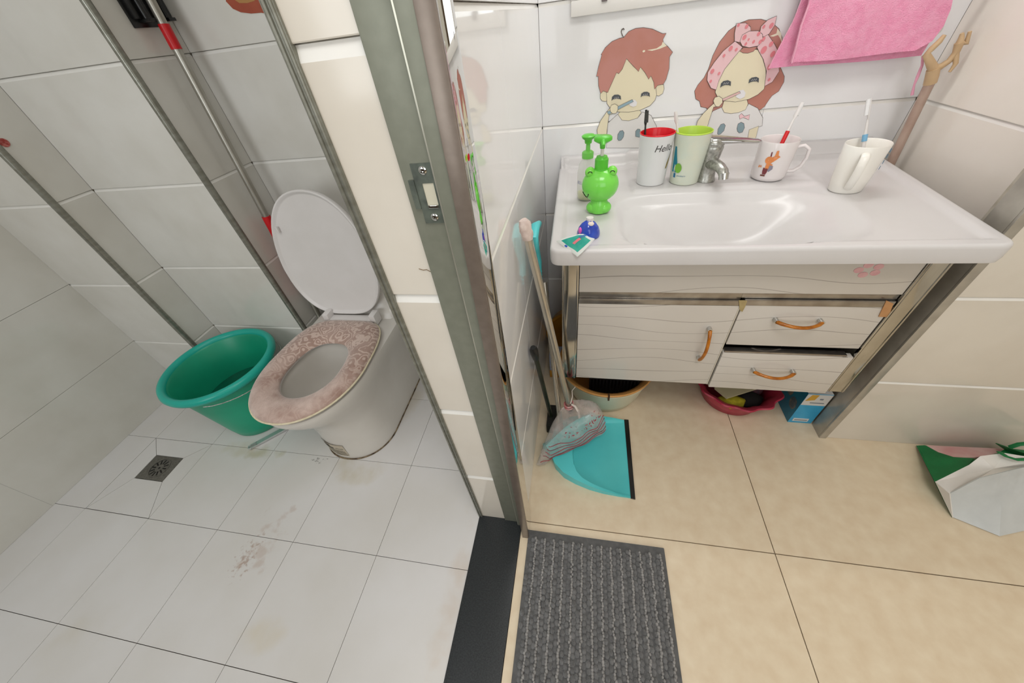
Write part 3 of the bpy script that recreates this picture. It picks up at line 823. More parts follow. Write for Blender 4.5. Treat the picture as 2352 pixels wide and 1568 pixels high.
# brown tape pieces at the corner of the upper drawer
tape = mat('brown_tape', (190, 142, 96), .35, c2=(176, 126, 80), nscale=30)
tp = [(2.2039,0.6048),(2.2224,0.5962),(2.2336,0.5555),(2.2134,0.5563)]
obj('tape', MB().prism(tp, .2375, .2395), tape, t, 0)
tp = [(1.8903,0.5998),(1.9091,0.6001),(1.9108,0.5823),(1.9095,0.5639),(1.9017,0.5694)]
obj('tape', MB().prism(tp, .2375, .2395), mat('old_tape', (176, 158, 112), .4, c2=(160, 140, 96), nscale=40), t, 0)
# pink flower decal on the fascia
fp = MB(); fx, fz = 2.128, .687
for k in range(5):
    a = pi / 2 + .35 + 2 * pi * k / 5; px_, pz_ = fx + .019 * cos(a), fz + .013 * sin(a)
    fp.prism([(px_ + .0095 * cos(b), pz_ + .0075 * sin(b)) for b in [2 * pi * i / 14 for i in range(14)]], CY0 - .0008, CY0)
t2 = tag(obj('flower_sticker', fp, mat('faded_pink', (222, 176, 176), .5, c2=(214, 160, 164), nscale=80), None, 0), 'faded pink five-petal flower sticker on the cabinet fascia', 'sticker')
# white cable peeking out of the lower drawer
cab = [(1.985, .262, .428), (2.0, .258, .437), (2.02, .255, .440), (2.04, .257, .436), (2.06, .262, .428)]
t2 = tag(obj('white_cable', MB().tube(cab, .0022, n=8), plastic_w, None, 60), 'thin white cable looping out of the lower cabinet drawer', 'cable')

# ------------------------------------------------------------------ mirror above
t = thing('wall_mirror', 'white-framed mirror fixed on the tiles above the washbasin', 'mirror', (1.85, .79, 1.163))
fr = mat('white_frame', (232, 230, 226), .35)
obj('frame_rail', MB().box(1.444, 2.25, .778, .7985, 1.163, 1.196, .002), fr, t)
obj('frame_rail', MB().box(1.444, 2.25, .778, .7985, 1.75, 1.785, .002), fr, t)
obj('frame_stile', MB().box(1.444, 1.478, .778, .7985, 1.196, 1.75, .002), fr, t)
obj('frame_stile', MB().box(2.216, 2.25, .778, .7985, 1.196, 1.75, .002), fr, t)
obj('mirror_glass', MB().box(1.478, 2.216, .786, .7985, 1.196, 1.75), mat('mirror_glass', (225, 228, 228), .02, 1.0), t, 0)
obj('clip', MB().box(1.525, 1.54, .772, .779, 1.186, 1.204, .002), mat('grey_clip', (120, 110, 112), .4), t)

t = thing('mirror_lamp', 'slim white lamp on the wall above the mirror', 'lamp', (1.82, .76, 1.88))  # unseen fixture, added as a body for the alcove fill light
obj('lamp_arm', MB().box(1.79, 1.85, .66, .7995, 1.868, 1.888, .002), fr, t)
obj('lamp_body', MB().box(1.50, 2.14, .63, .70, 1.866, 1.892, .004), fr, t)

# ------------------------------------------------------------------ cartoon wall decals
LAYER = .0005
def area2(p): return sum(p[i][0] * p[(i + 1) % len(p)][1] - p[(i + 1) % len(p)][0] * p[i][1] for i in range(len(p)))
def grow(p, d_):
    s_ = 1 if area2(p) > 0 else -1; out = []
    n = len(p)
    for i in range(n):
        a = Vector(p[i - 1]); b = Vector(p[i]); c = Vector(p[(i + 1) % n])
        e1 = (b - a).normalized(); e2 = (c - b).normalized()
        nn = (Vector((e1.y, -e1.x)) + Vector((e2.y, -e2.x))) * s_
        if nn.length < .3: nn = Vector((e2.y, -e2.x)) * s_
        nn = nn.normalized(); out.append((b.x + nn.x * d_, b.y + nn.y * d_))
    return out
ink = mat('decal_outline', (96, 84, 78), .5)
def decal(parent, name, pts, m, layer, outline=.0011):
    y1 = .7996 - layer * LAYER
    o = obj(name, MB().prism(pts, y1 - .0003, y1), m, parent, 0)
    if outline:
        obj('outline', MB().prism(grow(pts, outline), y1 + .00002, y1 + .0003), ink, o, 0)
    return o
def ell(c, rx, rz, rot=0, n=22):
    return [(c[0] + rx * cos(a) * cos(rot) - rz * sin(a) * sin(rot), c[1] + rx * cos(a) * sin(rot) + rz * sin(a) * cos(rot)) for a in [2 * pi * i / n for i in range(n)]]
skin = mat('decal_skin', (236, 226, 196), .4); hair = mat('decal_hair', (198, 138, 128), .4, c2=(192, 128, 112), nscale=12)
shirt = mat('decal_shirt', (232, 230, 228), .35); eyec = mat('decal_eye', (84, 88, 92), .4); foam = mat('decal_foam', (236, 234, 236), .4)
bluec = mat('decal_blue', (150, 178, 190), .4); oval = mat('decal_oval', (140, 162, 170), .4); pinkb = mat('decal_pink_band', (240, 200, 204), .4)
dotc = mat('decal_dot', (232, 140, 148), .4); hlc = mat('decal_highlight', (240, 232, 208), .4); pinks = mat('decal_pink_brush', (228, 190, 186), .4)
t = thing('boy_decal', 'wall decal of a brown-haired boy brushing his teeth, left of the pair', 'decal', (1.62, .80, .95))
decal(t, 'shirt', [(1.5658,0.8953),(1.5943,0.9181),(1.6169,0.8995),(1.6576,0.9028),(1.6706,0.9185),(1.6974,0.9075),(1.7195,0.8752),(1.73,0.8128),(1.5672,0.8228)], shirt, 1)
decal(t, 'neck', [(1.596,0.9179),(1.6067,0.9308),(1.6539,0.9302),(1.6662,0.9188),(1.6574,0.9043),(1.6308,0.8985),(1.6098,0.9016)], skin, 2)
decal(t, 'ear', [(1.5367,0.9759),(1.5412,0.9841),(1.5511,0.9856),(1.5589,0.9798),(1.5606,0.9595),(1.5533,0.9565),(1.5429,0.9594),(1.5377,0.9656)], skin, 2)
decal(t, 'ear', [(1.6992,0.9769),(1.704,0.9862),(1.7113,0.9897),(1.7207,0.9848),(1.724,0.9749),(1.7222,0.9639),(1.7119,0.9585),(1.7034,0.9612)], skin, 2)
decal(t, 'face', [(1.5549,0.9801),(1.5652,1.0155),(1.6042,1.0696),(1.6417,1.0662),(1.6824,1.0215),(1.6982,0.9825),(1.7048,0.9625),(1.7023,0.9484),(1.6897,0.9349),(1.6613,0.9252),(1.6279,0.9226),(1.5935,0.9257),(1.5722,0.9349),(1.5589,0.9508)], skin, 3)
decal(t, 'hair', [(1.522,1.0233),(1.5271,1.0456),(1.5348,1.0734),(1.5323,1.0737),(1.5433,1.0878),(1.5609,1.0997),(1.5819,1.105),(1.5925,1.1056),(1.6048,1.1171),(1.6221,1.1217),(1.6429,1.1215),(1.6672,1.1163),(1.6862,1.108),(1.6972,1.1034),(1.7059,1.1037),(1.6994,1.0913),(1.7022,1.0839),(1.7159,1.0741),(1.7313,1.0605),(1.7247,1.0511),(1.7286,1.0227),(1.7252,0.9993),(1.7195,0.9876),(1.704,0.9862),(1.6966,0.9771),(1.6925,0.9939),(1.6809,1.0111),(1.6758,1.0035),(1.664,1.0192),(1.6476,1.035),(1.6437,1.0249),(1.6266,1.0395),(1.6056,1.0581),(1.5956,1.0343),(1.587,1.0245),(1.5802,1.0277),(1.5666,0.9989),(1.5582,0.9799),(1.5444,0.9852),(1.5375,0.9787),(1.5301,0.9991),(1.5276,1.0228)], hair, 5)
decal(t, 'highlight', [(1.6607,1.0719),(1.6862,1.0732),(1.6985,1.0794),(1.7003,1.0865),(1.7131,1.0763),(1.6954,1.0717),(1.6748,1.0689)], hlc, 6, 0)
decal(t, 'highlight', [(1.6479,1.0701),(1.6505,1.0729),(1.6555,1.0719),(1.6554,1.0689),(1.6507,1.0674)], hlc, 6, 0)
decal(t, 'curl', [(1.5916,1.1057),(1.5868,1.111),(1.5829,1.1192),(1.5844,1.1245),(1.5893,1.1268),(1.5932,1.1236),(1.5899,1.1209),(1.5908,1.1238),(1.5867,1.1228),(1.5854,1.1182),(1.5892,1.1112),(1.5933,1.1063)], ink, 6, 0)
decal(t, 'eye', [(1.5716,0.9571),(1.5727,0.9672),(1.579,0.9719),(1.5907,0.9716),(1.5984,0.9675),(1.6009,0.9569),(1.5976,0.9595),(1.5867,0.9615),(1.5767,0.9605)], eyec, 6, 0)
decal(t, 'eye', [(1.6589,0.959),(1.6592,0.9684),(1.6661,0.9723),(1.6758,0.9721),(1.6835,0.9684),(1.6862,0.9577),(1.6824,0.9608),(1.6724,0.9628),(1.6633,0.9624)], eyec, 6, 0)
decal(t, 'foam', [(1.6252,0.9457),(1.6325,0.9539),(1.6424,0.9545),(1.65,0.9467),(1.6489,0.938),(1.6398,0.9357),(1.6293,0.9395)], foam, 6, 0)
decal(t, 'arm', [(1.5732,0.9423),(1.5591,0.9268),(1.5416,0.9033),(1.5325,0.8784),(1.535,0.8668),(1.5639,0.8649),(1.5651,0.8953),(1.5672,0.9201),(1.5901,0.926)], skin, 7)
decal(t, 'painted_brush', [(1.561,0.9281),(1.6341,0.9549),(1.638,0.9499),(1.5658,0.9208)], bluec, 8)
decal(t, 'hand', [(1.5693,0.9366),(1.573,0.9453),(1.5829,0.9474),(1.5919,0.9423),(1.5929,0.9318),(1.5887,0.9231),(1.5784,0.9229),(1.5714,0.9283)], skin, 9)
decal(t, 'shirt_oval', [(1.6013,0.8476),(1.601,0.8608),(1.6068,0.8701),(1.6148,0.8712),(1.6198,0.8644),(1.6192,0.8531),(1.6124,0.8436),(1.6054,0.8427)], oval, 3)
decal(t, 'shirt_oval', [(1.6581,0.8521),(1.6569,0.8668),(1.6618,0.8719),(1.6688,0.8707),(1.6722,0.8593),(1.6702,0.8481)], oval, 3)
for ex_, ez_ in [(1.5864,0.9638),(1.6714,0.9651)]:
    for k in range(3):
        decal(t, 'lash', [(ex_ - .006 + .005 * k, ez_ - .002), (ex_ - .004 + .005 * k, ez_ + .002), (ex_ - .0032 + .005 * k, ez_ + .0018), (ex_ - .0052 + .005 * k, ez_ - .0022)], foam, 7, 0)
t = thing('girl_decal', 'wall decal of a girl with a pink spotted headband brushing her teeth', 'decal', (1.93, .80, .95))
decal(t, 'hair', [(1.8181,0.9507),(1.8138,0.9621),(1.8196,0.9766),(1.8324,0.9929),(1.8392,1.0131),(1.8432,1.0429),(1.8528,1.0709),(1.869,1.0925),(1.8899,1.1051),(1.9125,1.1106),(1.9424,1.1086),(1.9691,1.1005),(1.9933,1.0849),(2.0085,1.0653),(2.0171,1.046),(2.0127,1.0322),(2.0172,1.0124),(2.0315,0.9963),(2.0471,0.9773),(2.0507,0.9641),(2.0455,0.9434),(2.0315,0.9337),(2.0265,0.9232),(2.0203,0.9069),(2.012,0.9004),(1.987,0.898),(1.9121,0.9007),(1.8762,0.8998),(1.8578,0.9163),(1.841,0.9205),(1.8342,0.9353),(1.8217,0.942)], hair, 1)
decal(t, 'highlight', [(1.9766,1.0718),(1.9912,1.0761),(1.9901,1.0863),(2.0028,1.075),(2.015,1.0509),(2.0052,1.0634),(1.9966,1.0722),(1.9854,1.0698)], hlc, 2, 0)
decal(t, 'neck', [(1.9025,0.913),(1.9031,0.9328),(1.9643,0.9308),(1.9722,0.9176),(1.97,0.9036),(1.9534,0.8976),(1.9321,0.8963),(1.9121,0.9007)], skin, 4)
decal(t, 'shirt', [(1.8654,0.8863),(1.8793,0.906),(1.9021,0.9144),(1.9137,0.9005),(1.9323,0.8957),(1.9564,0.898),(1.97,0.9036),(1.9747,0.9174),(2.0033,0.9039),(2.0258,0.8778),(2.0315,0.8566),(1.9985,0.8483),(2.0028,0.82),(1.8842,0.8277),(1.8816,0.8609),(1.865,0.862)], shirt, 3)
decal(t, 'sleeve_arm', [(1.9988,0.8473),(2.0219,0.8558),(2.0253,0.8195),(2.003,0.8194)], skin, 4)
decal(t, 'face', [(1.8719,0.9629),(1.8706,0.9844),(1.8769,1.0047),(1.8889,1.0239),(1.9092,1.0513),(1.938,1.0487),(1.956,1.0446),(1.9734,1.0262),(1.9909,0.9999),(2.0013,0.9734),(2.0031,0.9522),(1.9912,0.9397),(1.9705,0.9303),(1.9356,0.9261),(1.9035,0.9314),(1.8819,0.9428),(1.8726,0.9546)], skin, 5)
decal(t, 'fringe', [(1.9107,1.0464),(1.9171,1.053),(1.9521,1.0521),(1.9453,1.0432),(1.9322,1.0406),(1.9205,1.0421)], hair, 6)
decal(t, 'headband', [(1.8912,1.0691),(1.9138,1.0545),(1.8977,1.033),(1.8814,1.0094),(1.8737,0.9841),(1.8723,0.9615),(1.8572,0.9668),(1.8414,0.9868),(1.8388,1.0054),(1.8502,1.0273),(1.867,1.0504)], pinkb, 7)
decal(t, 'headband', [(1.9525,1.0509),(1.9547,1.0728),(1.97,1.0754),(1.9942,1.0528),(2.0127,1.0322),(2.0186,1.0123),(2.0277,0.9916),(2.0192,0.968),(2.0026,0.9597),(1.9956,0.9944),(1.9771,1.0234),(1.9597,1.0419)], pinkb, 7)
decal(t, 'bow_loop', [(1.8841,1.1063),(1.9061,1.1052),(1.9209,1.0953),(1.9245,1.0859),(1.9076,1.083),(1.9047,1.066),(1.89,1.0701),(1.8852,1.0863)], pinkb, 8)
decal(t, 'bow_loop', [(1.9776,1.1116),(1.9592,1.1059),(1.9473,1.0943),(1.9482,1.0836),(1.9603,1.0722),(1.9719,1.0775),(1.9793,1.094)], pinkb, 8)
decal(t, 'knot', [(1.9039,1.0684),(1.9056,1.0809),(1.92,1.0871),(1.9421,1.0858),(1.9558,1.0772),(1.9599,1.0654),(1.9527,1.0544),(1.931,1.0529),(1.9127,1.0581)], pinkb, 9)
for k, (cx_, cz_, rr_) in enumerate([(1.8842,1.0548,0.006),(1.8712,1.0403,0.004),(1.8497,1.007,0.006),(1.8693,1.0002,0.004),(1.8994,1.051,0.004),(1.9619,1.0675,0.005),(1.9706,1.0437,0.0085),(1.9848,1.0549,0.006),(1.9967,1.0325,0.007),(1.9993,1.0041,0.007),(2.0085,0.9741,0.004),(1.9121,1.0757,0.006),(1.9242,1.0699,0.003),(1.9385,1.0639,0.004),(1.9456,1.0794,0.005),(1.9201,1.061,0.004),(1.9715,1.0937,0.006),(1.9536,1.0932,0.004),(1.9106,1.0979,0.005),(1.8892,1.1029,0.004),(1.8514,0.9834,0.004),(1.9555,1.0623,0.005)]):
    decal(t, 'spot', ell((cx_, cz_), rr_ * .8, rr_, -.3, 12), dotc, 10, 0)
decal(t, 'eye', [(1.8824,0.9653),(1.8814,0.9755),(1.8865,0.981),(1.898,0.9821),(1.9075,0.9781),(1.9101,0.9673),(1.9045,0.9699),(1.8938,0.9708),(1.8868,0.9692)], eyec, 8, 0)
decal(t, 'eye', [(1.9566,0.9698),(1.9555,0.9786),(1.9609,0.9828),(1.9721,0.9837),(1.9806,0.9798),(1.9831,0.9692),(1.9772,0.9728),(1.9669,0.9732),(1.9614,0.9721)], eyec, 8, 0)
decal(t, 'foam', [(1.9317,0.9389),(1.9363,0.9536),(1.9476,0.9554),(1.9564,0.9465),(1.9564,0.9369),(1.9458,0.9322)], foam, 8, 0)
decal(t, 'arm', [(1.8767,0.9278),(1.8666,0.9185),(1.8518,0.9022),(1.8403,0.8836),(1.839,0.8684),(1.8716,0.8616),(1.8727,0.8828),(1.8762,0.9178),(1.8882,0.9198)], skin, 10)
decal(t, 'painted_brush', [(1.896,0.9361),(1.9384,0.9515),(1.9417,0.9474),(1.9003,0.9316)], pinks, 9)
decal(t, 'hand', [(1.872,0.9338),(1.8744,0.942),(1.8846,0.944),(1.895,0.9376),(1.8984,0.9275),(1.8917,0.9181),(1.8838,0.9187),(1.8775,0.9249)], skin, 11)
decal(t, 'shirt_oval', [(1.9089,0.8435),(1.9071,0.8561),(1.9118,0.868),(1.9193,0.8696),(1.9251,0.864),(1.9248,0.8502),(1.9176,0.8414),(1.9124,0.8401)], oval, 4)
decal(t, 'shirt_oval', [(1.962,0.8538),(1.9615,0.866),(1.9681,0.87),(1.9772,0.8658),(1.9825,0.8539),(1.9805,0.8424),(1.9724,0.8408),(1.9661,0.8459)], oval, 4)
for ex_, ez_ in [(1.8947,0.975),(1.9682,0.9772)]:
    for k in range(3):
        decal(t, 'lash', [(ex_ - .006 + .005 * k, ez_ - .002), (ex_ - .004 + .005 * k, ez_ + .002), (ex_ - .0032 + .005 * k, ez_ + .0018), (ex_ - .0052 + .005 * k, ez_ - .0022)], foam, 9, 0)
decal(t, 'shirt_bow', [(1.9577,0.8885),(1.9624,0.8935),(1.9727,0.8851),(1.9799,0.8869),(1.9863,0.8888),(1.9883,0.8752),(1.9772,0.8807),(1.9702,0.8832),(1.9621,0.8794)], pinkb, 4)

# ------------------------------------------------------------------ tumblers, mugs, brushes
def text_verts(s_, size, shear=0.3):
    cu = bpy.data.curves.new('txt', 'FONT'); cu.body = s_; cu.size = size; cu.shear = shear; cu.resolution_u = 3
    o = bpy.data.objects.new('txt', cu); COL.objects.link(o)
    dg = bpy.context.evaluated_depsgraph_get(); me = o.evaluated_get(dg).to_mesh()
    vs = [v.co.copy() for v in me.vertices]; fs = [list(p.vertices) for p in me.polygons]
    o.evaluated_get(dg).to_mesh_clear(); bpy.data.objects.remove(o); bpy.data.curves.remove(cu)
    return vs, fs
def cup_text(parent, s_, size, c, z0, r0, r1, H, ang, m, name='print', off=.0006):
    vs, fs = text_verts(s_, size); out = []
    for v in vs:
        z = z0 + v.y; r = r0 + (r1 - r0) * z / H + off; a = ang + v.x / r
        out.append((c[0] + r * cos(a), c[1] + r * sin(a), c[2] + z))
    return obj(name, MB().add(out, fs), m, parent, 0, fix=False)
def cup_patch(parent, name, poly, c, r0, r1, H, ang, m, off=.0005):
    vs = [Vector((p[0], p[1], 0)) for p in poly]; tri = tessellate_polygon([vs]); out = []
    for p in poly:
        r = r0 + (r1 - r0) * p[1] / H + off; a = ang + p[0] / r
        out.append((c[0] + r * cos(a), c[1] + r * sin(a), c[2] + p[1]))
    return obj(name, MB().add(out, [list(k) for k in tri]), m, parent, 0, fix=False)
def tumbler(name, label, c, r0, r1, H, mo, mi_):
    t_ = thing(name, label, 'cup', c, 'tumblers beside the tap')
    obj('cup_wall', MB().lathe([(r0 - .002, 0), (r0, .002), (r1, H - .001)], c=c, n=48, cap0=True, cap1=False), mo, t_, 40)
    obj('inner_cup', MB().lathe([(r1, H - .001), (r1 + .0006, H + .001), (r1 - .0015, H + .002), (r1 - .003, H - .001), (r0 - .003, .008), (.0001, .008)], c=c, n=48, cap0=False), mi_, t_, 40)
    return t_
white_cup = mat('glossy_white_print', (226, 226, 226), .18, c2=(220, 220, 221))
red_in = mat('red_inner', (226, 22, 40), .25, c2=(214, 14, 32)); lime_in = mat('lime_inner', (190, 220, 84), .3, c2=(182, 214, 74))
pale_cup = mat('pale_green_print', (214, 216, 198), .2, c2=(206, 214, 200), nscale=22)
ink_k = mat('black_print', (60, 56, 52), .4); blue_k = mat('blue_print', (40, 110, 150), .4)
RC = (1.691, .594, .7755)
t = tumbler('red_lined_tumbler', 'white tumbler with red inside and the word Hello, left of the tap', RC, .0395, .0465, .132, white_cup, red_in)
cup_text(t, 'Hello', .024, RC, .094, .0395,   .0465, .132, -1.78, ink_k, 'lettering')
cup_patch(t, 'gold_print', [(0, .045), (.006, .046), (.010, .060), (.012, .088), (.008, .075), (.002, .060)], RC, .0395, .0465, .132, -.78, mat('gold_print', (150, 130, 60), .35))
GC = (1.7835, .588, .7755)
t = tumbler('lime_lined_tumbler', 'pale green printed tumbler with lime inside, beside the tap', GC, .0385, .0475, .131, pale_cup, lime_in)
cup_patch(t, 'teal_print', [(0, .034), (.011, .034), (.012, .060), (.007, .080), (.003, .100), (-.004, .100), (-.004, .034)], GC, .0385, .0475, .131, -2.72, mat('teal_print', (30, 128, 150), .3))
cup_patch(t, 'green_print', [(.006 + .010 * cos(a), .047 + .013 * sin(a)) for a in [2 * pi * i / 16 for i in range(16)]], GC, .0385, .0475, .131, -2.45, mat('green_print', (120, 180, 60), .3), off=.0015)
cup_text(t, 'UNIVERSITY', .0048, GC, .0245, .0385, .0475, .131, -2.38, blue_k, 'lettering')
cup_patch(t, 'blue_print', [(0, .020), (.007, .020), (.007, .032), (0, .032)], GC, .0385, .0475, .131, -2.62, blue_k)

MGC = (2.003, .585, .7755)
t = thing('giraffe_mug', 'white mug printed with a small orange giraffe, right of the tap', 'mug', MGC)
mugw = mat('pinkish_white_glaze', (232, 226, 225), .15, c2=(228, 221, 220))
obj('mug_wall', MB().lathe([(.034, 0), (.040, .004), (.0425, .012), (.0455, .096), (.0445, .0985), (.043, .097), (.040, .02), (.036, .008), (.0001, .008)], c=MGC, n=48), mugw, t, 50)
hpts = [(MGC[0] + .0435 * cos(-.35) + dx_ * cos(-.35), MGC[1] + .0435 * sin(-.35) + dx_ * sin(-.35), MGC[2] + z) for dx_, z in ((-.002, .080), (.014, .084), (.027, .076), (.029, .055), (.024, .034), (.012, .022), (-.003, .020))]
obj('mug_handle', MB().tube(hpts, .0062, n=12, flat=.7), mugw, t, 60)
org = mat('orange_print', (226, 142, 84), .3); brn = mat('maroon_print', (120, 56, 60), .3); gry = mat('grey_print', (140, 136, 150), .3)
A_ = -2.42
def gp(name, poly, m, off=.0005):
    off += .0007
    cup_patch(t, name, [(p[0] * .00095, .004 + p[1] * .00095) for p in poly], MGC, .0415, .0455, .0985, A_, m, off)
gp('giraffe_print', [(12 + 10 * cos(a), 56 + 10 * sin(a)) for a in [2 * pi * i / 16 for i in range(16)]] , org)
gp('giraffe_print', [(14, 62), (22, 52), (30, 60), (36, 66), (30, 70), (28, 82), (23, 81), (22, 68)], org, .0006)
gp('giraffe_print', [(8, 46), (16, 48), (24, 46), (22, 36), (14, 32), (8, 34)], org, .0006)
gp('horn_print', [(12, 66), (15, 66), (14, 78), (11, 77)], brn, .0007)
gp('trousers_print', [(4, 36), (16, 34), (16, 24), (14, 18), (6, 18), (4, 26)], brn, .0008)
gp('wing_print', [(18, 44), (26, 42), (27, 34), (20, 26), (16, 28)], gry, .0008)
gp('shoe_print', [(2, 17), (14, 17), (14, 13), (2, 13)], mat('shoe_print', (110, 60, 50), .3), .0008)
gp('letter_print', [(-12, 36), (-9, 42), (-7, 37), (-4, 42), (-2, 36), (-3, 34), (-6, 38), (-9, 33)], org, .0005)

WMC = (2.155, .492, .7685)
t = thing('white_mug', 'plain white oval mug with flat handle and blue mark, right end of basin', 'mug', WMC)
mugc = mat('cream_plastic', (244, 242, 236), .25, c2=(240, 236, 228))
def oval_rings(prof, c, rot=.25, n=48):
    R3 = []
    for rx, ry, z in prof:
        R3.append([(c[0] + rx * cos(a) * cos(rot) - ry * sin(a) * sin(rot), c[1] + rx * cos(a) * sin(rot) + ry * sin(a) * cos(rot), c[2] + z) for a in [2 * pi * i / n for i in range(n)]])
    return R3
obj('mug_wall', MB().loft(oval_rings([(.034, .028, 0), (.038, .032, .004), (.041, .035, .03), (.0475, .041, .108), (.0465, .040, .1095), (.045, .0385, .108), (.038, .032, .02), (.034, .028, .007)], WMC)), mugc, t, 50)
a = -2.0; bx_, by_ = cos(a), sin(a)
hpts = [(WMC[0] + r * bx_, WMC[1] + r * by_, WMC[2] + z) for r, z in ((.034, .092), (.046, .097), (.058, .090), (.062, .070), (.055, .045), (.045, .025), (.034, .015))]
obj('mug_handle', MB().tube(hpts, .0085, n=12, flat=.45), mugc, t, 60)
mk = MB()
for k in range(4):
    a = -.30 - .05 * k
    p = [(WMC[0] + (.0485 - .0015 * k) * cos(a + dd), WMC[1] + (.043) * sin(a + dd), WMC[2] + .098 - .012 * k - zz) for dd, zz in ((0, 0), (.14, .002), (.13, .010), (-.02, .009))]
    mk.add(p, [(0, 1, 2, 3)])
obj('blue_mark', mk, mat('light_blue_print', (120, 170, 205), .4), t, 0)

def brush(name, label, base, tip, hm, bm_, band=None, bd=(0, -1, 0), bristles=True, head=.022):
    t_ = thing(name, label, 'toothbrush', base, 'toothbrushes in the cups')
    a = Vector(base); b = Vector(tip); L = (b - a).length; d_ = (b - a).normalized()
    f1 = 1 - head / L
    obj('brush_handle', MB().tube([a, a.lerp(b, .25), a.lerp(b, .5), a.lerp(b, .72), a.lerp(b, f1 - .04)], [.0042, .0048, .0042, .0026, .0022], n=12), hm, t_, 60)
    obj('brush_head', MB().tube([a.lerp(b, f1 - .05), a.lerp(b, f1), a.lerp(b, 1.0)], [.0024, .0050, .0036], n=12, flat=.45, up=bd), bm_[0], t_, 60)
    if bristles:
        mb = MB(); q = Vector(bd).normalized(); p0 = a.lerp(b, f1); p1 = a.lerp(b, .99)
        mb.tube([p0 + q * .0045, p1 + q * .0045], .0042, n=10)
        obj('bristles', mb, bm_[1], t_, 40)
    if band:
        obj('colour_band', MB().tube([a.lerp(b, band[1]), a.lerp(b, band[2])], .0052, n=12), band[0], t_, 50)
    return t_
grey_b = mat('dark_bristle', (70, 72, 70), .8, c2=(48, 50, 48), nscale=400)
white_b = mat('white_bristle', (232, 232, 232), .8)
brush('toothbrush', 'black charcoal toothbrush standing in the red-lined tumbler', (1.668, .582, .786), (1.657, .628, .957), black_p, (black_p, grey_b), bd=(0.6, -1, 0), head=.03)
brush('toothbrush', 'plain white toothbrush in the lime-lined tumbler', (1.779, .578, .786), (1.731, .612, .950), plastic_w, (plastic_w, white_b), bd=(0.3, 1, 0))
brush('toothbrush', 'white and red toothbrush leaning in the giraffe mug', (1.992, .565, .790), (2.040, .628, .944), plastic_w, (plastic_w, white_b), (red_p, .42, .62), bd=(1, .6, 0), head=.03)
lb_ = mat('light_blue_plastic', (120, 175, 210), .3)
brush('toothbrush', 'white and light blue toothbrush in the plain white mug', (2.170, .480, .785), (2.145, .545, .958), plastic_w, (plastic_w, white_b), (lb_, .52, .60), bd=(-1, .4, 0), head=.035)

# ------------------------------------------------------------------ frog dispenser
FC = Vector((1.5365, .405, .7685))
t = thing('frog_soap_dispenser', 'bright green round frog-shaped soap dispenser with pump on the basin', 'soap dispenser', FC)
gr = mat('frog_green', (124, 222, 84), .22, c2=(116, 216, 76), nscale=6, coat=.3); gr2 = mat('pump_green', (96, 200, 62), .3, c2=(86, 192, 54))
gr3 = mat('eye_green', (128, 220, 84), .25)
hb = obj('head', MB().sphere(FC + Vector((0, 0, .073)), .0465, n=40, m=24, sc=(1, .85, .90)), gr, t, 80)
obj('foot', MB().sphere(FC + Vector((.012, -.004, .0155)), .021, n=24, m=14, sc=(1, .9, .78)), gr, t, 80)
obj('foot', MB().sphere(FC + Vector((-.015, -.002, .0150)), .018, n=24, m=14, sc=(1, .9, .85)), gr, t, 80)
obj('body', MB().lathe([(.022, .004), (.025, .014), (.023, .030), (.018, .040)], c=FC, n=32), gr, t, 60)
for sx in (-1, 1):
    e = FC + Vector((sx * .027, -.008, .107)); 
    eo = obj('eye', MB().sphere(e, .0125, n=24, m=14), gr3, t, 80)
    arc = [e + Vector((.005 * cos(a) , -.0122, .004 * sin(a) + .001)) for a in [pi * i / 8 for i in range(9)]]
    obj('eye_line', MB().tube(arc, .0009, n=6), black_p, eo, 60)
sm_ = []
for i in range(13):
    a = pi * 1.04 + .62 * i / 12
    th = -.30 - .32 * sin(pi * i / 12)
    p = Vector((.0465 * cos(th) * cos(a + .12), .0465 * .85 * cos(th) * sin(a + .12), .0465 * .90 * sin(th))) * 1.01
    sm_.append(FC + Vector((0, 0, .073)) + p)
obj('smile', MB().tube(sm_, .0011, n=6), black_p, hb, 60)
obj('collar', MB().lathe([(.0175, .107), (.0175, .112), (.0165, .113), (.0165, .135), (.014, .137), (.013, .141), (.006, .142)], c=FC, n=32), gr2, t, 40)
obj('pump_stem', MB().lathe([(.0042, .140), (.0042, .165)], c=FC, n=16), plastic_w, t, 40)
pm = obj('pump_head', MB().lathe([(.006, .158), (.007, .168), (.015, .172), (.0215, .176), (.0215, .182), (.018, .185), (.0001, .186)], c=FC, n=32, sy=.85), gr2, t, 50)
obj('nozzle', MB().tube([FC + Vector((0, -.010, .177)), FC + Vector((.0, -.030, .176)), FC + Vector((.0, -.036, .172))], [.006, .0052, .0042], n=12), gr2, pm, 60)

SB = Vector((1.503, .500, .7685))
t = thing('soap_bottle', 'clear pump bottle of yellowish soap standing behind the frog dispenser', 'soap bottle', SB)
clear = mat('clear_bottle', (236, 236, 232), .08, alpha=.42, spec=.8)
clear2 = mat('yellow_soap', (226, 232, 130), .2, alpha=.55)
obj('bottle_shell', MB().lathe([(.022, 0), (.026, .004), (.027, .04), (.0265, .075), (.023, .096), (.014, .110), (.011, .116)], c=SB, n=32, sy=.8), clear, t, 50)
obj('soap', MB().lathe([(.020, .003), (.0235, .006), (.0245, .022), (.0001, .0225)], c=SB, n=32, sy=.8), clear2, t, 50)
obj('cap_collar', MB().lathe([(.0155, .112), (.0155, .126), (.012, .129), (.006, .131)], c=SB, n=28), mat('lime_translucent', (124, 214, 92), .2, alpha=.85), t, 40)
obj('pump_stem', MB().lathe([(.006, .128), (.0055, .150)], c=SB, n=16), MATS['lime_translucent'], t, 40)
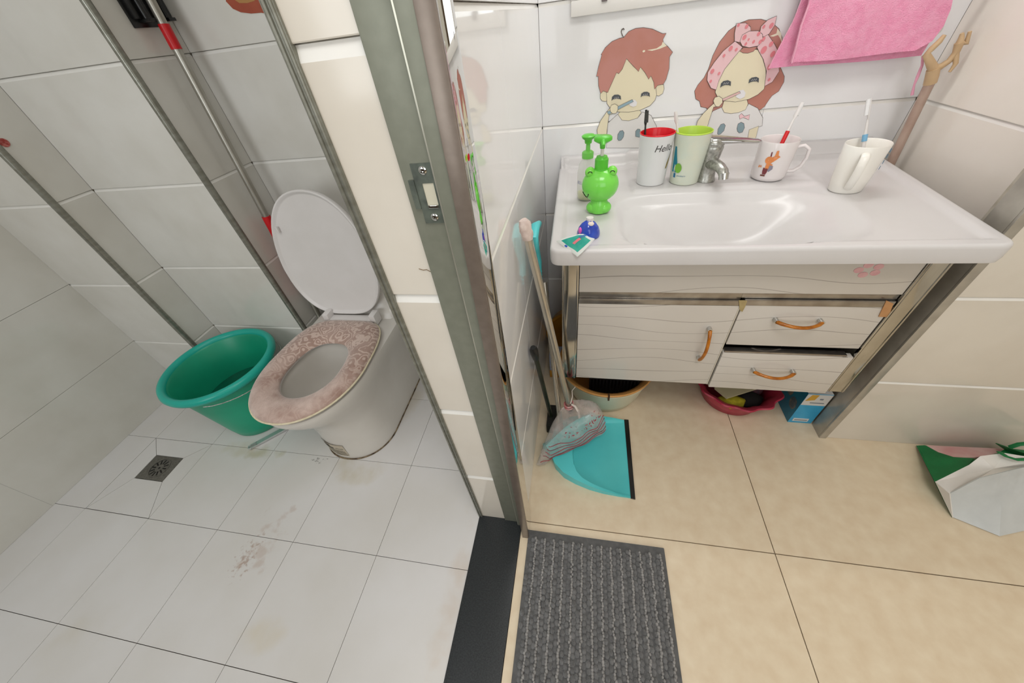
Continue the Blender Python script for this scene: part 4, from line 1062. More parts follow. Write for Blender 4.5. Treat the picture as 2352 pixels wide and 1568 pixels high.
pm = obj('pump_head', MB().lathe([(.009, .148), (.010, .156), (.016, .160), (.018, .165), (.014, .168), (.0001, .169)], c=SB, n=28), gr2, t, 50)
obj('nozzle', MB().tube([SB + Vector((.005, -.002, .163)), SB + Vector((.030, -.004, .163)), SB + Vector((.038, -.004, .159))], [.0052, .0048, .004], n=12), gr2, pm, 60)
cup_text(t, 'BLUE', .012, SB, .050, .0262, .0262, .1, -2.75, mat('violet_print', (120, 120, 170), .4), 'lettering', off=.0012)

# ------------------------------------------------------------------ toothpaste and pouch
t = thing('toothpaste_tube', 'crumpled teal and white toothpaste tube over the basin corner', 'toothpaste', (1.48, .20, .775))
tp0 = [Vector(p) for p in [(1.4359,0.2155,0.784),(1.486,0.1733,0.766),(1.5231,0.1894,0.8),(1.4882,0.2062,0.806)]]
def quad_sheet(q, nu, nv, wob, th):
    A = []
    for j in range(nv + 1):
        row = []
        for i in range(nu + 1):
            u_, v_ = i / nu, j / nv
            p = q[0].lerp(q[1], u_).lerp(q[3].lerp(q[2], u_), v_)
            p = p + Vector((0, 0, wob * sin(pi * u_) * sin(pi * v_ * .9) + .0012 * sin(9 * u_ + 5 * v_)))
            row.append(p)
        A.append(row)
    return A
G_ = quad_sheet(tp0, 10, 8, .006, .004)
mb = MB(); n1 = 11
vs = [tuple(p) for r in G_ for p in r] + [tuple(p - Vector((0, 0, .0015 + .010 * (j / 8) * sin(pi * i / 10)))) for j, r in enumerate(G_) for i, p in enumerate(r)]
fs = []; ml = []
K = len(G_) * n1
for j in range(8):
    for i in range(10):
        a = j * n1 + i; fs.append((a, a + 1, a + n1 + 1, a + n1)); ml.append(0 if (1 <= j < 7 and 1 <= i < 9) else 1)
        fs.append((K + a, K + a + n1, K + a + n1 + 1, K + a + 1)); ml.append(1)
for i in range(10):
    fs.append((i, K + i, K + i + 1, i + 1)); a = 8 * n1 + i; fs.append((a, a + 1, K + a + 1, K + a)); ml += [1, 1]
for j in range(8):
    a = j * n1; fs.append((a, a + n1, K + a + n1, K + a)); b = a + 10; fs.append((b, K + b, K + b + n1, b + n1)); ml += [1, 1]
mb.v = vs; mb.f = [list(f) for f in fs]; mb.m = ml
tube_o = obj('tube_body', mb, [mat('teal_print2', (28, 158, 142), .3, c2=(70, 180, 158), nscale=30), mat('tube_white', (222, 226, 222), .3)], t, 60)
def patch_on(u0, u1, v0, v1, m, name):
    q = [G_[0][0]] * 4
    def P(u_, v_):
        return tp0[0].lerp(tp0[1], u_).lerp(tp0[3].lerp(tp0[2], u_), v_) + Vector((0, 0, .0012 + .006 * sin(pi * u_) * sin(pi * v_ * .9) + .0012 * sin(9 * u_ + 5 * v_)))
    vs = [P(u0 + (u1 - u0) * i / 3, v0 + (v1 - v0) * j / 3) for j in range(4) for i in range(4)]
    fs = [(j * 4 + i, j * 4 + i + 1, j * 4 + i + 5, j * 4 + i + 4) for j in range(3) for i in range(3)]
    obj(name, MB().add(vs, fs), m, tube_o, 0)
patch_on(.50, .62, .28, .62, mat('pink_print', (232, 128, 138), .3), 'pink_logo')
patch_on(.42, .56, .64, .96, mat('blue_print2', (60, 120, 170), .3), 'blue_logo')
patch_on(.36, .46, .02, .10, mat('eye_mark', (50, 90, 190), .3), 'colour_mark')

t = thing('blue_pouch', 'small shiny blue domed pouch behind the toothpaste tube', 'pouch', (1.508, .262, .77))
PB = Vector((1.510, .262, .7690))
mb = MB(); rings = []
for k, (s_, z) in enumerate(((1.0, 0), (1.04, .004), (1.0, .014), (.86, .026), (.60, .035), (.3, .040), (.05, .0415))):
    rings.append([(PB.x + s_ * (.026 + .003 * sin(3 * a)) * cos(a), PB.y + s_ * (.020 + .002 * cos(4 * a)) * sin(a), PB.z + z + .0015 * sin(5 * a + k)) for a in [2 * pi * i / 28 for i in range(28)]])
obj('pouch_film', mb.loft(rings), mat('shiny_blue_film', (34, 78, 196), .12, c2=(26, 60, 170), nscale=40, coat=.6), t, 60)
obj('pouch_label', MB().sphere(PB + Vector((.004, -.006, .036)), .0085, n=14, m=8, sc=(1, .9, .6)), mat('cream_label', (226, 214, 204), .4), t, 60)
obj('pink_print', MB().sphere(PB + Vector((-.019, -.006, .020)), .0075, n=14, m=8, sc=(.7, .9, 1.1)), mat('hot_pink', (226, 96, 190), .3), t, 60)
obj('pouch_cap', MB().lathe([(.009, .036), (.0085, .047), (.0001, .048)], c=PB + Vector((.002, .006, 0)), n=20), plastic_w, t, 40)

# ------------------------------------------------------------------ towel
pink = mat('pink_terry', (253, 172, 204), .95, c2=(248, 156, 192), nscale=60, bump=.0025, bscale=420, sheen=.5)
def cloth(name, outline_l, outline_r, y, fold, parent, m, nx=36, nz=30, th=.006, ph=0.0):
    """outline_l / outline_r: lists of (x,z) from bottom to top"""
    def samp(o_, k):
        k *= len(o_) - 1; i = min(int(k), len(o_) - 2); f_ = k - i
        return (o_[i][0] + (o_[i + 1][0] - o_[i][0]) * f_, o_[i][1] + (o_[i + 1][1] - o_[i][1]) * f_)
    F = []; Bk = []
    for j in range(nz + 1):
        v_ = j / nz; a = samp(outline_l, v_); b = samp(outline_r, v_)
        r1, r2 = [], []
        for i in range(nx + 1):
            u_ = i / nx; x = a[0] + (b[0] - a[0]) * u_; z = a[1] + (b[1] - a[1]) * u_
            z += fold * .35 * sin(6 * u_ + ph) * (1 - v_) ** 3
            yy = y + fold * sin(7.5 * u_ + 1.5 * v_ + ph) + fold * .2 * sin(15 * u_ - 3 * v_)
            r1.append((x, yy, z)); r2.append((x, yy + th, z))
        F.append(r1); Bk.append(r2)
    rings = [r1 + r2[::-1] for r1, r2 in zip(F, Bk)]
    return obj(name, MB().loft(rings), m, parent, 60)
t = thing('pink_towel', 'folded pink terry towel hanging above the basin on the right', 'towel', (2.16, .74, 1.0))
TL = [(1.9836,1.0053),(1.9945,1.054),(2.0066,1.0992),(2.0096,1.1344),(2.0085,1.1681),(2.0035,1.2176)]
TR = [(2.3354,1.001),(2.3381,1.0301),(2.3406,1.058),(2.3334,1.0894),(2.3199,1.1272),(2.2955,1.1838)]
TM = [(2.0183,0.9909),(2.0722,0.9863),(2.1223,0.9886),(2.2177,0.9957),(2.2876,1.007)]
cloth('towel_back_layer', TL, TR, .752, .003, t, pink, ph=.6)
FL = [(2.0223,1.017),(2.0201,1.0482),(2.0148,1.0906),(2.0157,1.1299),(2.0071,1.1678),(1.9984,1.2172)]
FR = [(2.2939,1.016),(2.3202,1.0326),(2.3266,1.0598),(2.3213,1.0907),(2.3064,1.1283),(2.2841,1.1842)]
cloth('towel_front_layer', FL, FR, .722, .004, t, pink, ph=2.2)
hem = [(p[0], .720, p[1]) for p in FL[:4]]
obj('hem', MB().tube(hem, .0018, n=8), mat('pale_pink_hem', (244, 176, 200), .9), t, 60)
sp_ = [(2.3266,0.735,1.0035),(2.3363,0.735,0.9835),(2.34,0.735,0.9607),(2.343,0.735,0.9419),(2.3509,0.735,0.9194)]
obj('hanging_loop', MB().tube(sp_, [.003, .0028, .0035, .0022, .0035], n=8), mat('pale_pink_hem', (0, 0, 0)), t, 60)
t = thing('towel_rail', 'chrome towel rail on the wall behind the top of the pink towel', 'towel rail', (2.18, .75, 1.225))
obj('rail', MB().tube([(1.99, .742, 1.226), (2.36, .742, 1.226)], .007, n=14), chrome, t, 60)
for x in (2.0, 2.35):
    obj('bracket', MB().tube([(x, .742, 1.226), (x, .799, 1.226)], .006, n=12), chrome, t, 60)
t = thing('white_cloth', 'small ribbed white cloth showing at the right edge of the pink towel', 'cloth', (2.345, .742, 1.0))
WL = [(2.3361,1.0319),(2.3179,1.0597),(2.3114,1.0916),(2.3062,1.1146),(2.292,1.1518)]
WR = [(2.3417,1.0347),(2.3551,1.0481),(2.3453,1.0728),(2.3383,1.0926),(2.3149,1.1493)]
cloth('cloth_body', WL, WR, .756, .002, t, mat('ribbed_white', (230, 226, 220), .9, bump=.003, bscale=300, stretch=(1, 1, .1)), nx=10, nz=14, th=.004)
# thin brown hair tie loop hooked by the girl decal
hk = [(2.0276,0.793,1.0906),(2.0184,0.793,1.088),(2.0159,0.793,1.0814),(2.0194,0.793,1.0723),(2.0262,0.793,1.0681),(2.0312,0.793,1.0711),(2.0329,0.793,1.0797)]
tag(obj('hair_tie', MB().tube(hk, .0011, n=6), mat('brown_elastic', (150, 96, 84), .7), None, 60), 'thin brown hair tie looped on the wall beside the pink towel', 'hair tie')

# ------------------------------------------------------------------ pole with forked head in the corner
t = thing('forked_pole', 'brown pole with a tan forked head leaning in the right corner', 'pole', (2.385, .70, 0))
q1 = Vector((2.3626,0.715,0.9475)); q0 = Vector((2.388, .66, 0.01))
q0 = Vector((q1.x + .012, .650, 0.0))
qm = Vector((2.3768,0.698,0.7466))
dd = (q1 - qm).normalized(); q0 = q1 - dd * (q1.z / dd.z)
q0.x = min(q0.x, 2.398)
obj('shaft', MB().tube([q0 + Vector((0, 0, .001)), q1], .0105, n=18), mat('brown_coated_steel', (182, 158, 144), .3, .1, c2=(170, 144, 130), nscale=30), t, 60)
tan = mat('tan_plastic', (206, 176, 138), .45, c2=(196, 166, 128), nscale=20)
fk = [(2.3637,0.715,0.9456),(2.3598,0.715,0.9586),(2.3526,0.715,0.977),(2.3369,0.715,0.9896),(2.3197,0.715,1.0082),(2.3243,0.715,1.0186),(2.3324,0.715,1.0318),(2.3358,0.715,1.0435),(2.3652,0.715,0.9802),(2.377,0.715,0.9904),(2.381,0.715,1.0068),(2.3765,0.715,1.0252),(2.3702,0.715,1.0433),(2.3783,0.715,1.025),(2.3913,0.715,1.0222),(2.3844,0.715,1.045)]
V_ = [Vector(p) for p in fk]
# keep every prong in front of the side wall
for p in V_:
    if p.x > 2.396: p.y -= (p.x - 2.396) * .8; p.x = 2.396
hd = obj('fork_socket', MB().tube([V_[0], V_[1], V_[2]], [.0125, .0130, .0125], n=16), tan, t, 60)
obj('prong', MB().tube([V_[2], V_[4], V_[5], V_[6], V_[7]], [.010, .007, .0065, .006, .004], n=12), tan, hd, 60)
obj('prong', MB().tube([V_[2], V_[8], V_[9], V_[10], V_[11]], [.010, .0075, .0065, .007, .009], n=12), tan, hd, 60)
f0, f1, f2 = V_[11], V_[12], V_[15]
obj('finger', MB().tube([V_[11], V_[13].lerp(V_[12], .5), V_[12]], [.007, .0055, .0035], n=10), tan, hd, 60)
obj('finger', MB().tube([V_[11], V_[14], V_[15]], [.007, .0055, .0035], n=10), tan, hd, 60)
obj('thumb', MB().tube([V_[10], V_[10] + Vector((.008, -.008, -.022)), V_[10] + Vector((.004, -.010, -.038))], [.006, .005, .003], n=10), tan, hd, 60)

# ------------------------------------------------------------------ cleaning tools by the left alcove wall
tealm = mat('turquoise_plastic', (96, 208, 210), .35, c2=(86, 200, 204), nscale=8)
t = thing('dustpan', 'turquoise dustpan with black rubber lip and steel handle on the beige floor', 'dustpan', (1.55, .12, 0))
outer = [(1.684, -.031, .004), (1.640, -.030, .012), (1.590, -.026, .022), (1.545, -.018, .031), (1.500, -.004, .038), (1.460, .014, .043), (1.430, .042, .046), (1.412, .080, .047),
         (1.410, .125, .047), (1.420, .175, .047), (1.442, .212, .046), (1.480, .240, .042), (1.530, .258, .034), (1.585, .267, .024), (1.640, .269, .013), (1.684, .268, .004)]
inner = [(1.684, -.024, .003), (1.642, -.022, .010), (1.594, -.017, .020), (1.555, -.008, .029), (1.525, .004, .036), (1.505, .022, .041), (1.494, .048, .043), (1.489, .082, .044),
         (1.489, .125, .044), (1.492, .165, .044), (1.500, .198, .043), (1.518, .222, .039), (1.550, .240, .032), (1.592, .252, .022), (1.642, .258, .011), (1.684, .260, .003)]
ob = [(p[0] + .004, p[1], .0) for p in outer]
ib = [(p[0] + .004, p[1] + (.006 if p[1] < .1 else -.006), .0035) for p in inner]
mb = MB()
mb.loft([ob, outer, inner, ib], False, False, closed=False)
mb.f.append([len(mb.v) - 16 + i for i in range(16)]); mb.m.append(0)
mb.f.append([i for i in range(16)]); mb.m.append(0)
obj('pan', mb, tealm, t, 40)
obj('rubber_lip', MB().prism([(1.680, -.032), (1.694, -.034), (1.696, .270), (1.680, .270)], .0005, .006, 'z'), black_p, t, 0)
HB = Vector((1.452, .128, .044)); HT = Vector((1.3745, .372, .735))
obj('socket', MB().tube([HB - Vector((0, 0, .02)), HB.lerp(HT, .06)], [.017, .012], n=16), tealm, t, 60)
obj('handle_pole', MB().tube([HB, HB.lerp(HT, .80)], .0085, n=16), pole_steel, t, 60)
gp_ = [(1.3745,0.3101,0.6285),(1.3745,0.3274,0.6639),(1.3745,0.2826,0.7293),(1.3745,0.2714,0.7659),(1.3745,0.3066,0.776),(1.3745,0.3916,0.7473)]
grip = [Vector(p) for p in gp_]
obj('grip', MB().tube(grip, [.010, .0105, .0115, .012, .0125, .008], n=16), tealm, t, 60)
cl = HB.lerp(HT, .78)
cp = MB()
for sx in (-1, 1):
    for k in range(3):
        p = Vector(grip[0]) + Vector((sx * .004 + .0, sx * .022, .012 - .012 * k)); cp.tube([p, p + Vector((.004, -sx * .008, -.010))], .003, n=8)
obj('broom_clip', cp, tealm, t, 60)

t = thing('broom', 'broom with a steel handle, its head wrapped in a thin printed plastic bag', 'broom', (1.48, .15, 0))
A0_ = Vector((1.478, .185, .150)); A1_ = Vector((1.3735, .150, .862))
obj('pole', MB().tube([A0_, A0_.lerp(A1_, .975)], .0100, n=18), pole_steel, t, 60)
mb = MB(); ax = (A1_ - A0_).normalized(); rings = []
for k in range(7):
    p = A0_.lerp(A1_, .945 + .062 * k / 6); r = [.0112, .013, .0135, .0132, .0136, .0128, .009][k]
    uu = ax.orthogonal().normalized(); vv = ax.cross(uu)
    rings.append([tuple(p + (uu * cos(a) + vv * sin(a)) * (r + .0012 * sin(3 * a + k * 2))) for a in [2 * pi * i / 14 for i in range(14)]])
mb.loft(rings)
obj('wrapped_end', mb, mat('tape_wrap', (226, 210, 202), .5, c2=(206, 186, 178), nscale=80), t, 50)
hl, hr = Vector((1.398, .078, .062)), Vector((1.560, .198, .105))
mb = MB(); rings = []
for k in range(9):
    u_ = k / 8; p = hl.lerp(hr, u_); tp_ = Vector((0, 0, .032 + .040 * sin(pi * u_)))
    rings.append([tuple(p + q) for q in ((Vector((.012, -.018, -.035))), Vector((.015, -.014, .02)), tp_ * .9, Vector((-.012, .012, .02)), Vector((-.012, .016, -.03)))])
mb.loft(rings)
obj('broom_head', mb, tealm, t, 50)
# bag: pinched at the pole, widening over the head
def bag_mat():
    m = bpy.data.materials.new('thin_plastic_bag'); m.use_nodes = True; nt = m.node_tree; n = nt.nodes; l = nt.links
    b = n['Principled BSDF']; b.inputs['Roughness'].default_value = .22; b.inputs['Specular IOR Level'].default_value = .7
    geo = n.new('ShaderNodeNewGeometry')
    nz = n.new('ShaderNodeTexNoise'); nz.inputs['Scale'].default_value = 26; nz.inputs['Detail'].default_value = 4; l.new(geo.outputs['Position'], nz.inputs['Vector'])
    cr = n.new('ShaderNodeValToRGB'); cr.color_ramp.elements[0].position = .35; cr.color_ramp.elements[1].position = .7
    cr.color_ramp.elements[0].color = lin((196, 190, 184)); cr.color_ramp.elements[1].color = lin((214, 198, 194))
    l.new(nz.outputs['Fac'], cr.inputs['Fac']); l.new(cr.outputs['Color'], b.inputs['Base Color'])
    mr = n.new('ShaderNodeMapRange'); mr.inputs['To Min'].default_value = .18; mr.inputs['To Max'].default_value = .60; l.new(nz.outputs['Fac'], mr.inputs['Value'])
    l.new(mr.outputs[0], b.inputs['Alpha'])
    bp = n.new('ShaderNodeBump'); bp.inputs['Distance'].default_value = .004; l.new(nz.outputs['Fac'], bp.inputs['Height']); l.new(bp.outputs['Normal'], b.inputs['Normal'])
    MATS['thin_plastic_bag'] = m; return m
bagm = bag_mat()
mb = MB(); rings = []
bl, br = Vector((1.366, .040, .022)), Vector((1.606, .185, .062))
neck = A0_.lerp(A1_, .045)
random.seed(3)
BAGR = []
NB = 11
for k in range(NB):
    v_ = k / (NB - 1)
    left = neck.lerp(bl, v_); right = neck.lerp(br, v_)
    left.z += .050 * sin(pi * v_) ; right.z += .088 * sin(pi * min(1, v_ * 1.02)); right.x += .022 * sin(pi * v_)
    fn = Vector((.55, -.80, .15)).normalized() * (.012 + .040 * sin(pi * min(v_ * .9 + .05, 1)) )
    ring = []
    nn = 20
    for i in range(nn):
        a = 2 * pi * i / nn; u_ = .5 - .5 * cos(a)
        p = left.lerp(right, u_) + fn * sin(a) * (1.0 if sin(a) > 0 else .7)
        wv = .004 * sin(7 * a + 2 * k) * v_
        p += Vector((0, 0, wv - .012 * v_ * sin(pi * u_) * 0.5)) + fn.normalized() * .003 * sin(11 * a + 5 * k)
        if p.x < 1.3545: p.x = 1.3545
        p.z = max(p.z, .006 if p.x < 1.40 else .052 * v_ + .006)
        if v_ < .001: p = neck + (p - neck) * .2 + Vector((cos(a), sin(a), 0)) * .012
        ring.append(tuple(p))
    BAGR.append(ring); 
mb.loft(BAGR, False, True)
bago = obj('plastic_bag', mb, bagm, t, 70)
redp = mat('red_bag_print', (170, 44, 60), .4); drp = mat('dark_red_print', (130, 56, 66), .4)
def bag_surf(i_, k_):
    i0 = int(math.floor(i_)); f_ = i_ - i0; k0 = min(int(k_), NB - 2); g_ = k_ - k0
    def G(k, i): return Vector(BAGR[k][i % 20])
    p = G(k0, i0).lerp(G(k0, i0 + 1), f_).lerp(G(k0 + 1, i0).lerp(G(k0 + 1, i0 + 1), f_), g_)
    return p + Vector((.55, -.80, .25)).normalized() * .0016
for q in range(5):
    kk = 9.6 - .62 * q
    obj('print_stripe', MB().tube([bag_surf(1.0 + 8.0 * i / 20, kk - .25 * sin(i * .9 + q)) for i in range(21)], .0011, n=5), redp if q % 2 == 0 else drp, bago, 0)
mb = MB(); random.seed(5)
for q in range(42):
    i_ = random.uniform(2.4, 8); k_ = random.choice([4.3, 5.3, 5.7, 6.1]) + random.uniform(-.12, .12)
    p = bag_surf(i_, k_); e = bag_surf(i_ + random.uniform(-.25, .25), k_ + random.uniform(-.3, .3))
    mb.tube([p, e], .0010, n=4)
po = obj('print_marks', mb, redp, bago, 0); po['kind'] = 'stuff'
mb = MB()
for k in range(2):
    c_ = A0_.lerp(A1_, .050 + .016 * k); uu = ax.orthogonal().normalized(); vv = ax.cross(uu)
    mb.tube([c_ + (uu * cos(a) + vv * sin(a)) * .0148 for a in [2 * pi * i / 20 for i in range(21)]], .0030, n=6)
obj('bag_tie', mb, mat('pinkish_white_tie', (214, 190, 186), .5, c2=(200, 70, 80), nscale=45), t, 60)
tail = [A0_.lerp(A1_, .07) + Vector(v) for v in ((.010, -.012, .012), (.022, -.02, .014), (.034, -.028, -.006), (.038, -.034, -.03))]
obj('tie_tail', MB().tube(tail, [.004, .0045, .0045, .005], n=8, flat=.5), mat('white_film', (214, 206, 198), .4, c2=(200, 190, 182), nscale=90), t, 60)
tail = [A0_.lerp(A1_, .07) + Vector(v) for v in ((.006, -.006, .01), (.012, -.004, .045), (.010, .0, .07), (.020, .0, .09))]
obj('tie_tail', MB().tube(tail, [.0035, .002, .0014, .0012], n=6), MATS['white_film'], t, 60)

t = thing('black_brush', 'black-capped dark stick leaning behind the broom against the alcove wall', 'brush', (1.40, .22, 0))
K0 = Vector((1.405, .235, .02)); K1 = Vector((1.3675, .165, .478))
obj('stick', MB().tube([K0, K0.lerp(K1, .90)], .0075, n=14), mat('dark_green_metal', (58, 60, 46), .35, .4, c2=(44, 46, 36), nscale=30), t, 60)
obj('end_cap', MB().tube([K0.lerp(K1, .88), K0.lerp(K1, .93), K0.lerp(K1, .98), K1], [.0095, .0125, .0125, .008], n=16), black_p, t, 60)
obj('brush_block', MB().box(1.388, 1.422, .185, .285, .001, .05, .006), mat('dark_bristle_block', (30, 28, 24), .8), t)

# ------------------------------------------------------------------ under the cabinet
t = thing('wash_tub', 'cream round wash tub on the floor under the left of the cabinet', 'tub', (1.605, .435, 0))
cream = mat('cream_tub', (214, 208, 186), .35, c2=(204, 200, 176), nscale=6)
TC = (1.605, .432, .0)
obj('tub_wall', MB().lathe([(.125, .001), (.132, .004), (.150, .05), (.170, .145), (.178, .148), (.178, .153), (.168, .153), (.147, .05), (.128, .010)], c=TC, n=56), cream, t, 50)
t = thing('tan_basin', 'orange-tan plastic basin nested in the cream wash tub', 'basin', TC)
tanb = mat('orange_tan_plastic', (206, 152, 88), .35, c2=(192, 138, 76), nscale=8)
obj('basin_wall', MB().lathe([(.115, .045), (.135, .050), (.160, .150), (.178, .156), (.183, .162), (.180, .167), (.170, .164), (.155, .150), (.130, .060), (.118, .055)], c=TC, n=56), tanb, t, 50)
obj('rim_notch', MB().box(1.606, 1.612, .247, .262, .145, .168), mat('dark_notch', (70, 44, 22), .7), t, 0)
t = thing('black_crate', 'black slotted plastic crate sitting in the tan basin', 'crate', (1.64, .42, .06))
mb = MB()
x0, x1, y0, y1 = 1.545, 1.72, .335, .50
for k in range(15):
    x = x0 + (x1 - x0) * k / 14; mb.box(x - .0025, x + .0025, y0, y0 + .004, .062, .165); mb.box(x - .0025, x + .0025, y1 - .004, y1, .062, .165)
for k in range(12):
    y = y0 + (y1 - y0) * k / 11; mb.box(x0, x0 + .004, y - .0025, y + .0025, .062, .165); mb.box(x1 - .004, x1, y - .0025, y + .0025, .062, .165)
cr_o = obj('crate_bars', mb, black_p, t, 0); cr_o['kind'] = 'stuff'
obj('crate_rim', MB().box(x0 - .004, x1 + .004, y0 - .004, y0 + .006, .160, .172, .002).box(x0 - .004, x1 + .004, y1 - .006, y1 + .004, .160, .172, .002).box(x0 - .004, x0 + .006, y0, y1, .160, .172, .002).box(x1 - .006, x1 + .004, y0, y1, .160, .172, .002), black_p, t)
obj('crate_base', MB().box(x0, x1, y0, y1, .060, .066), black_p, t, 0)
# orange basin on its side behind the left post
t = thing('orange_basin', 'orange round basin on its side, seen left of the cabinet post', 'basin', (1.44, .60, .0))
MO = Matrix.Translation((1.462, .640, .128)) @ Matrix.Rotation(pi / 2, 4, 'X') @ Matrix.Rotation(.12, 4, 'Y')
oran = mat('orange_plastic', (204, 148, 52), .35, c2=(190, 132, 42), nscale=8)
obj('basin_wall', MB().lathe([(.075, -.065), (.082, -.06), (.102, .0), (.110, .003), (.110, .008), (.100, .008), (.079, -.055), (.07, -.060)], n=48, M=MO), oran, t, 50)
t = thing('small_package', 'pale blue and white package standing by the orange basin', 'package', (1.41, .52, 0))
obj('package_body', MB().box(1.378, 1.438, .47, .53, .001, .135, .004), mat('pale_blue_pack', (176, 182, 196), .4, c2=(150, 160, 184), nscale=30), t)
obj('dark_label', MB().box(1.385, 1.432, .4685, .4698, .062, .088), mat('dark_label', (60, 54, 52), .5), t, 0)
obj('orange_label', MB().box(1.378, 1.438, .4684, .4698, .003, .045), oran, t, 0)

# red scalloped basket
t = thing('red_basket', 'dark pink basket with a wavy rim under the cabinet drawers', 'basket', (2.09, .425, 0))
RBm = mat('crimson_plastic', (176, 50, 74), .35, c2=(160, 38, 62), nscale=8)
BC = (2.088, .425, 0.0); rings = []
for r, z, w_ in ((.095, .001, 0), (.10, .004, 0), (.112, .045, .2), (.124, .080, .6), (.142, .090, 1), (.148, .096, 1), (.144, .100, 1), (.130, .094, 1), (.118, .082, .6), (.106, .045, .2), (.094, .008, 0)):
    rings.append([(BC[0] + (r + .006 * w_ * cos(12 * a)) * cos(a), BC[1] + (r + .006 * w_ * cos(12 * a)) * sin(a), z + .003 * w_ * cos(12 * a)) for a in [2 * pi * i / 96 for i in range(96)]])
obj('basket_wall', MB().loft(rings), RBm, t, 50)
def lump(name, label, cat, c, r, sc, m, seed):
    random.seed(seed); mb = MB(); rings = []
    for i in range(1, 9):
        th = pi * i / 9
        rings.append([(c[0] + r * sc[0] * sin(th) * cos(a) * (1 + .12 * sin(3 * a + i + seed)), c[1] + r * sc[1] * sin(th) * sin(a) * (1 + .10 * cos(4 * a + seed)), c[2] - r * sc[2] * cos(th)) for a in [2 * pi * k / 18 for k in range(18)]])
    mb.loft(rings); return tag(obj(name, mb, m, None, 70), label, cat)
lump('yellow_rag', 'yellow rag crumpled in the red basket', 'rag', (2.06, .345, .060), .040, (1.2, .7, .55), mat('yellow_cloth', (190, 176, 40), .8, c2=(160, 150, 30), nscale=60), 1)
lump('black_rag', 'black cloth lump in the middle of the red basket', 'rag', (2.125, .372, .050), .045, (1.1, .8, .5), mat('black_cloth', (30, 28, 28), .9), 2)
lump('maroon_rag', 'dark maroon cloth lump at the right of the red basket', 'rag', (2.158, .425, .055), .036, (.9, 1.0, .6), mat('maroon_cloth', (96, 44, 52), .9, c2=(60, 50, 60), nscale=60), 3)
t = thing('beige_board', 'beige board slanting out of the red basket', 'board', (2.09, .43, .05))
bp_ = [(2.000, .372), (2.030, .330), (2.185, .400), (2.150, .500), (2.010, .480)]
mb = MB(); k = 5
top_ = [(x, y, .098 + .03 * (y - .33)) for x, y in bp_]; bot = [(x, y, z - .006) for x, y, z in top_]
mb.loft([bot, top_]); obj('board_panel', mb, mat('beige_card', (196, 186, 152), .6, c2=(186, 176, 142)), t, 0)

# blue box
t = thing('blue_box', 'blue and white carton on the floor beside the steel corner trim', 'box', (2.295, .36, 0))
bl_side = mat('teal_blue_card', (22, 122, 150), .35, c2=(16, 108, 138), nscale=20); bl_front = mat('sky_blue_card', (62, 164, 206), .35, c2=(52, 154, 198), nscale=30)
X0, X1, Y0, Y1 = 2.256, 2.3305, .3145, .425
mb = MB().box(X0, X1, Y0, Y1, .001, .165); mb.m = [0, 2, 1, 0, 0, 0]
obj('carton', mb, [bl_side, bl_front, mat('white_card', (214, 212, 208), .5)], t, 0)
obj('white_panel', MB().box(X0 + .0005, X1 - .0005, Y0 - .0008, Y0, .105, .162), mat('white_card', (0, 0, 0)), t, 0)
obj('yellow_flash', MB().prism([(X0 + .004, .128), (X0 + .030, .134), (X0 + .034, .160), (X0 + .014, .160)], Y0 - .0014, Y0 - .0008), mat('ochre_print', (206, 160, 60), .5), t, 0)
obj('bottom_label', MB().box(X0 + .010, X0 + .058, Y0 - .0014, Y0 - .0002, .012, .028), MATS['white_card'], t, 0)
bars = MB().box(X0 + .014, X0 + .054, Y0 - .0020, Y0 - .0014, .0175, .0215)
bars.box(X0 + .022, X0 + .064, Y0 - .0014, Y0 - .0008, .117, .1205).box(X0 + .044, X0 + .054, Y0 - .0014, Y0 - .0008, .136, .142)
obj('faint_print', bars, mat('grey_print2', (110, 120, 130), .5), t, 0)
mb = MB().sphere((X0 - .0004, .345, .075), .020, n=16, m=8, sc=(.02, 1, 1.3)); mb.sphere((X0 - .0004, .385, .10), .016, n=16, m=8, sc=(.02, 1, 1.6))
obj('side_print', mb, mat('muted_photo_print', (70, 92, 104), .5, c2=(120, 120, 110), nscale=60), t, 60)

# ------------------------------------------------------------------ shopping bag at the right
t = thing('shopping_bag', 'white and green shopping bag slumped against the right wall', 'shopping bag', (2.75, .1, 0))
def P3(l): return [Vector(p) for p in l]
bg = P3([(2.6128,0.2509,0.008),(2.5464,0.0974,0.055),(2.6101,0.1276,0.11),(2.6293,0.2469,0.015),(2.5556,0.0601,0.06),(2.5722,0.0176,0.003),(2.6525,-0.022,0.003),(2.781,0.0197,0.004),(2.5875,0.0752,0.13),(2.6935,0.1079,0.15),(2.8037,0.1336,0.15),(2.6247,0.1398,0.14),(2.6799,0.1493,0.15),(2.7358,0.1245,0.17)])
(b_wall, b_l, b_q, b_r, b_s, b_t0, b_t1, b_t2, b_p, b_pm, b_pr, b_u, b_v, b_w) = bg
G1 = P3([(2.6135,0.2542,0.008),(2.6273,0.2465,0.018),(2.6312,0.2121,0.035),(2.6375,0.1824,0.06),(2.6562,0.1637,0.09),(2.6173,0.1323,0.1),(2.5464,0.0974,0.055)])
K1 = P3([(2.6261,0.2464,0.018),(2.7153,0.242,0.03),(2.8185,0.2404,0.04),(2.7719,0.2121,0.05),(2.6924,0.1867,0.06),(2.6458,0.1859,0.05),(2.6301,0.2148,0.03)])
G2 = P3([(2.6445,0.1568,0.085),(2.748,0.1985,0.075),(2.7999,0.2285,0.06),(2.8174,0.2128,0.08),(2.8895,0.2159,0.08),(2.8355,0.1635,0.1),(2.7531,0.1521,0.11),(2.7051,0.1579,0.11),(2.6125,0.1265,0.105)])
for p in bg + G1 + K1 + G2:
    p.y = min(p.y, .250)
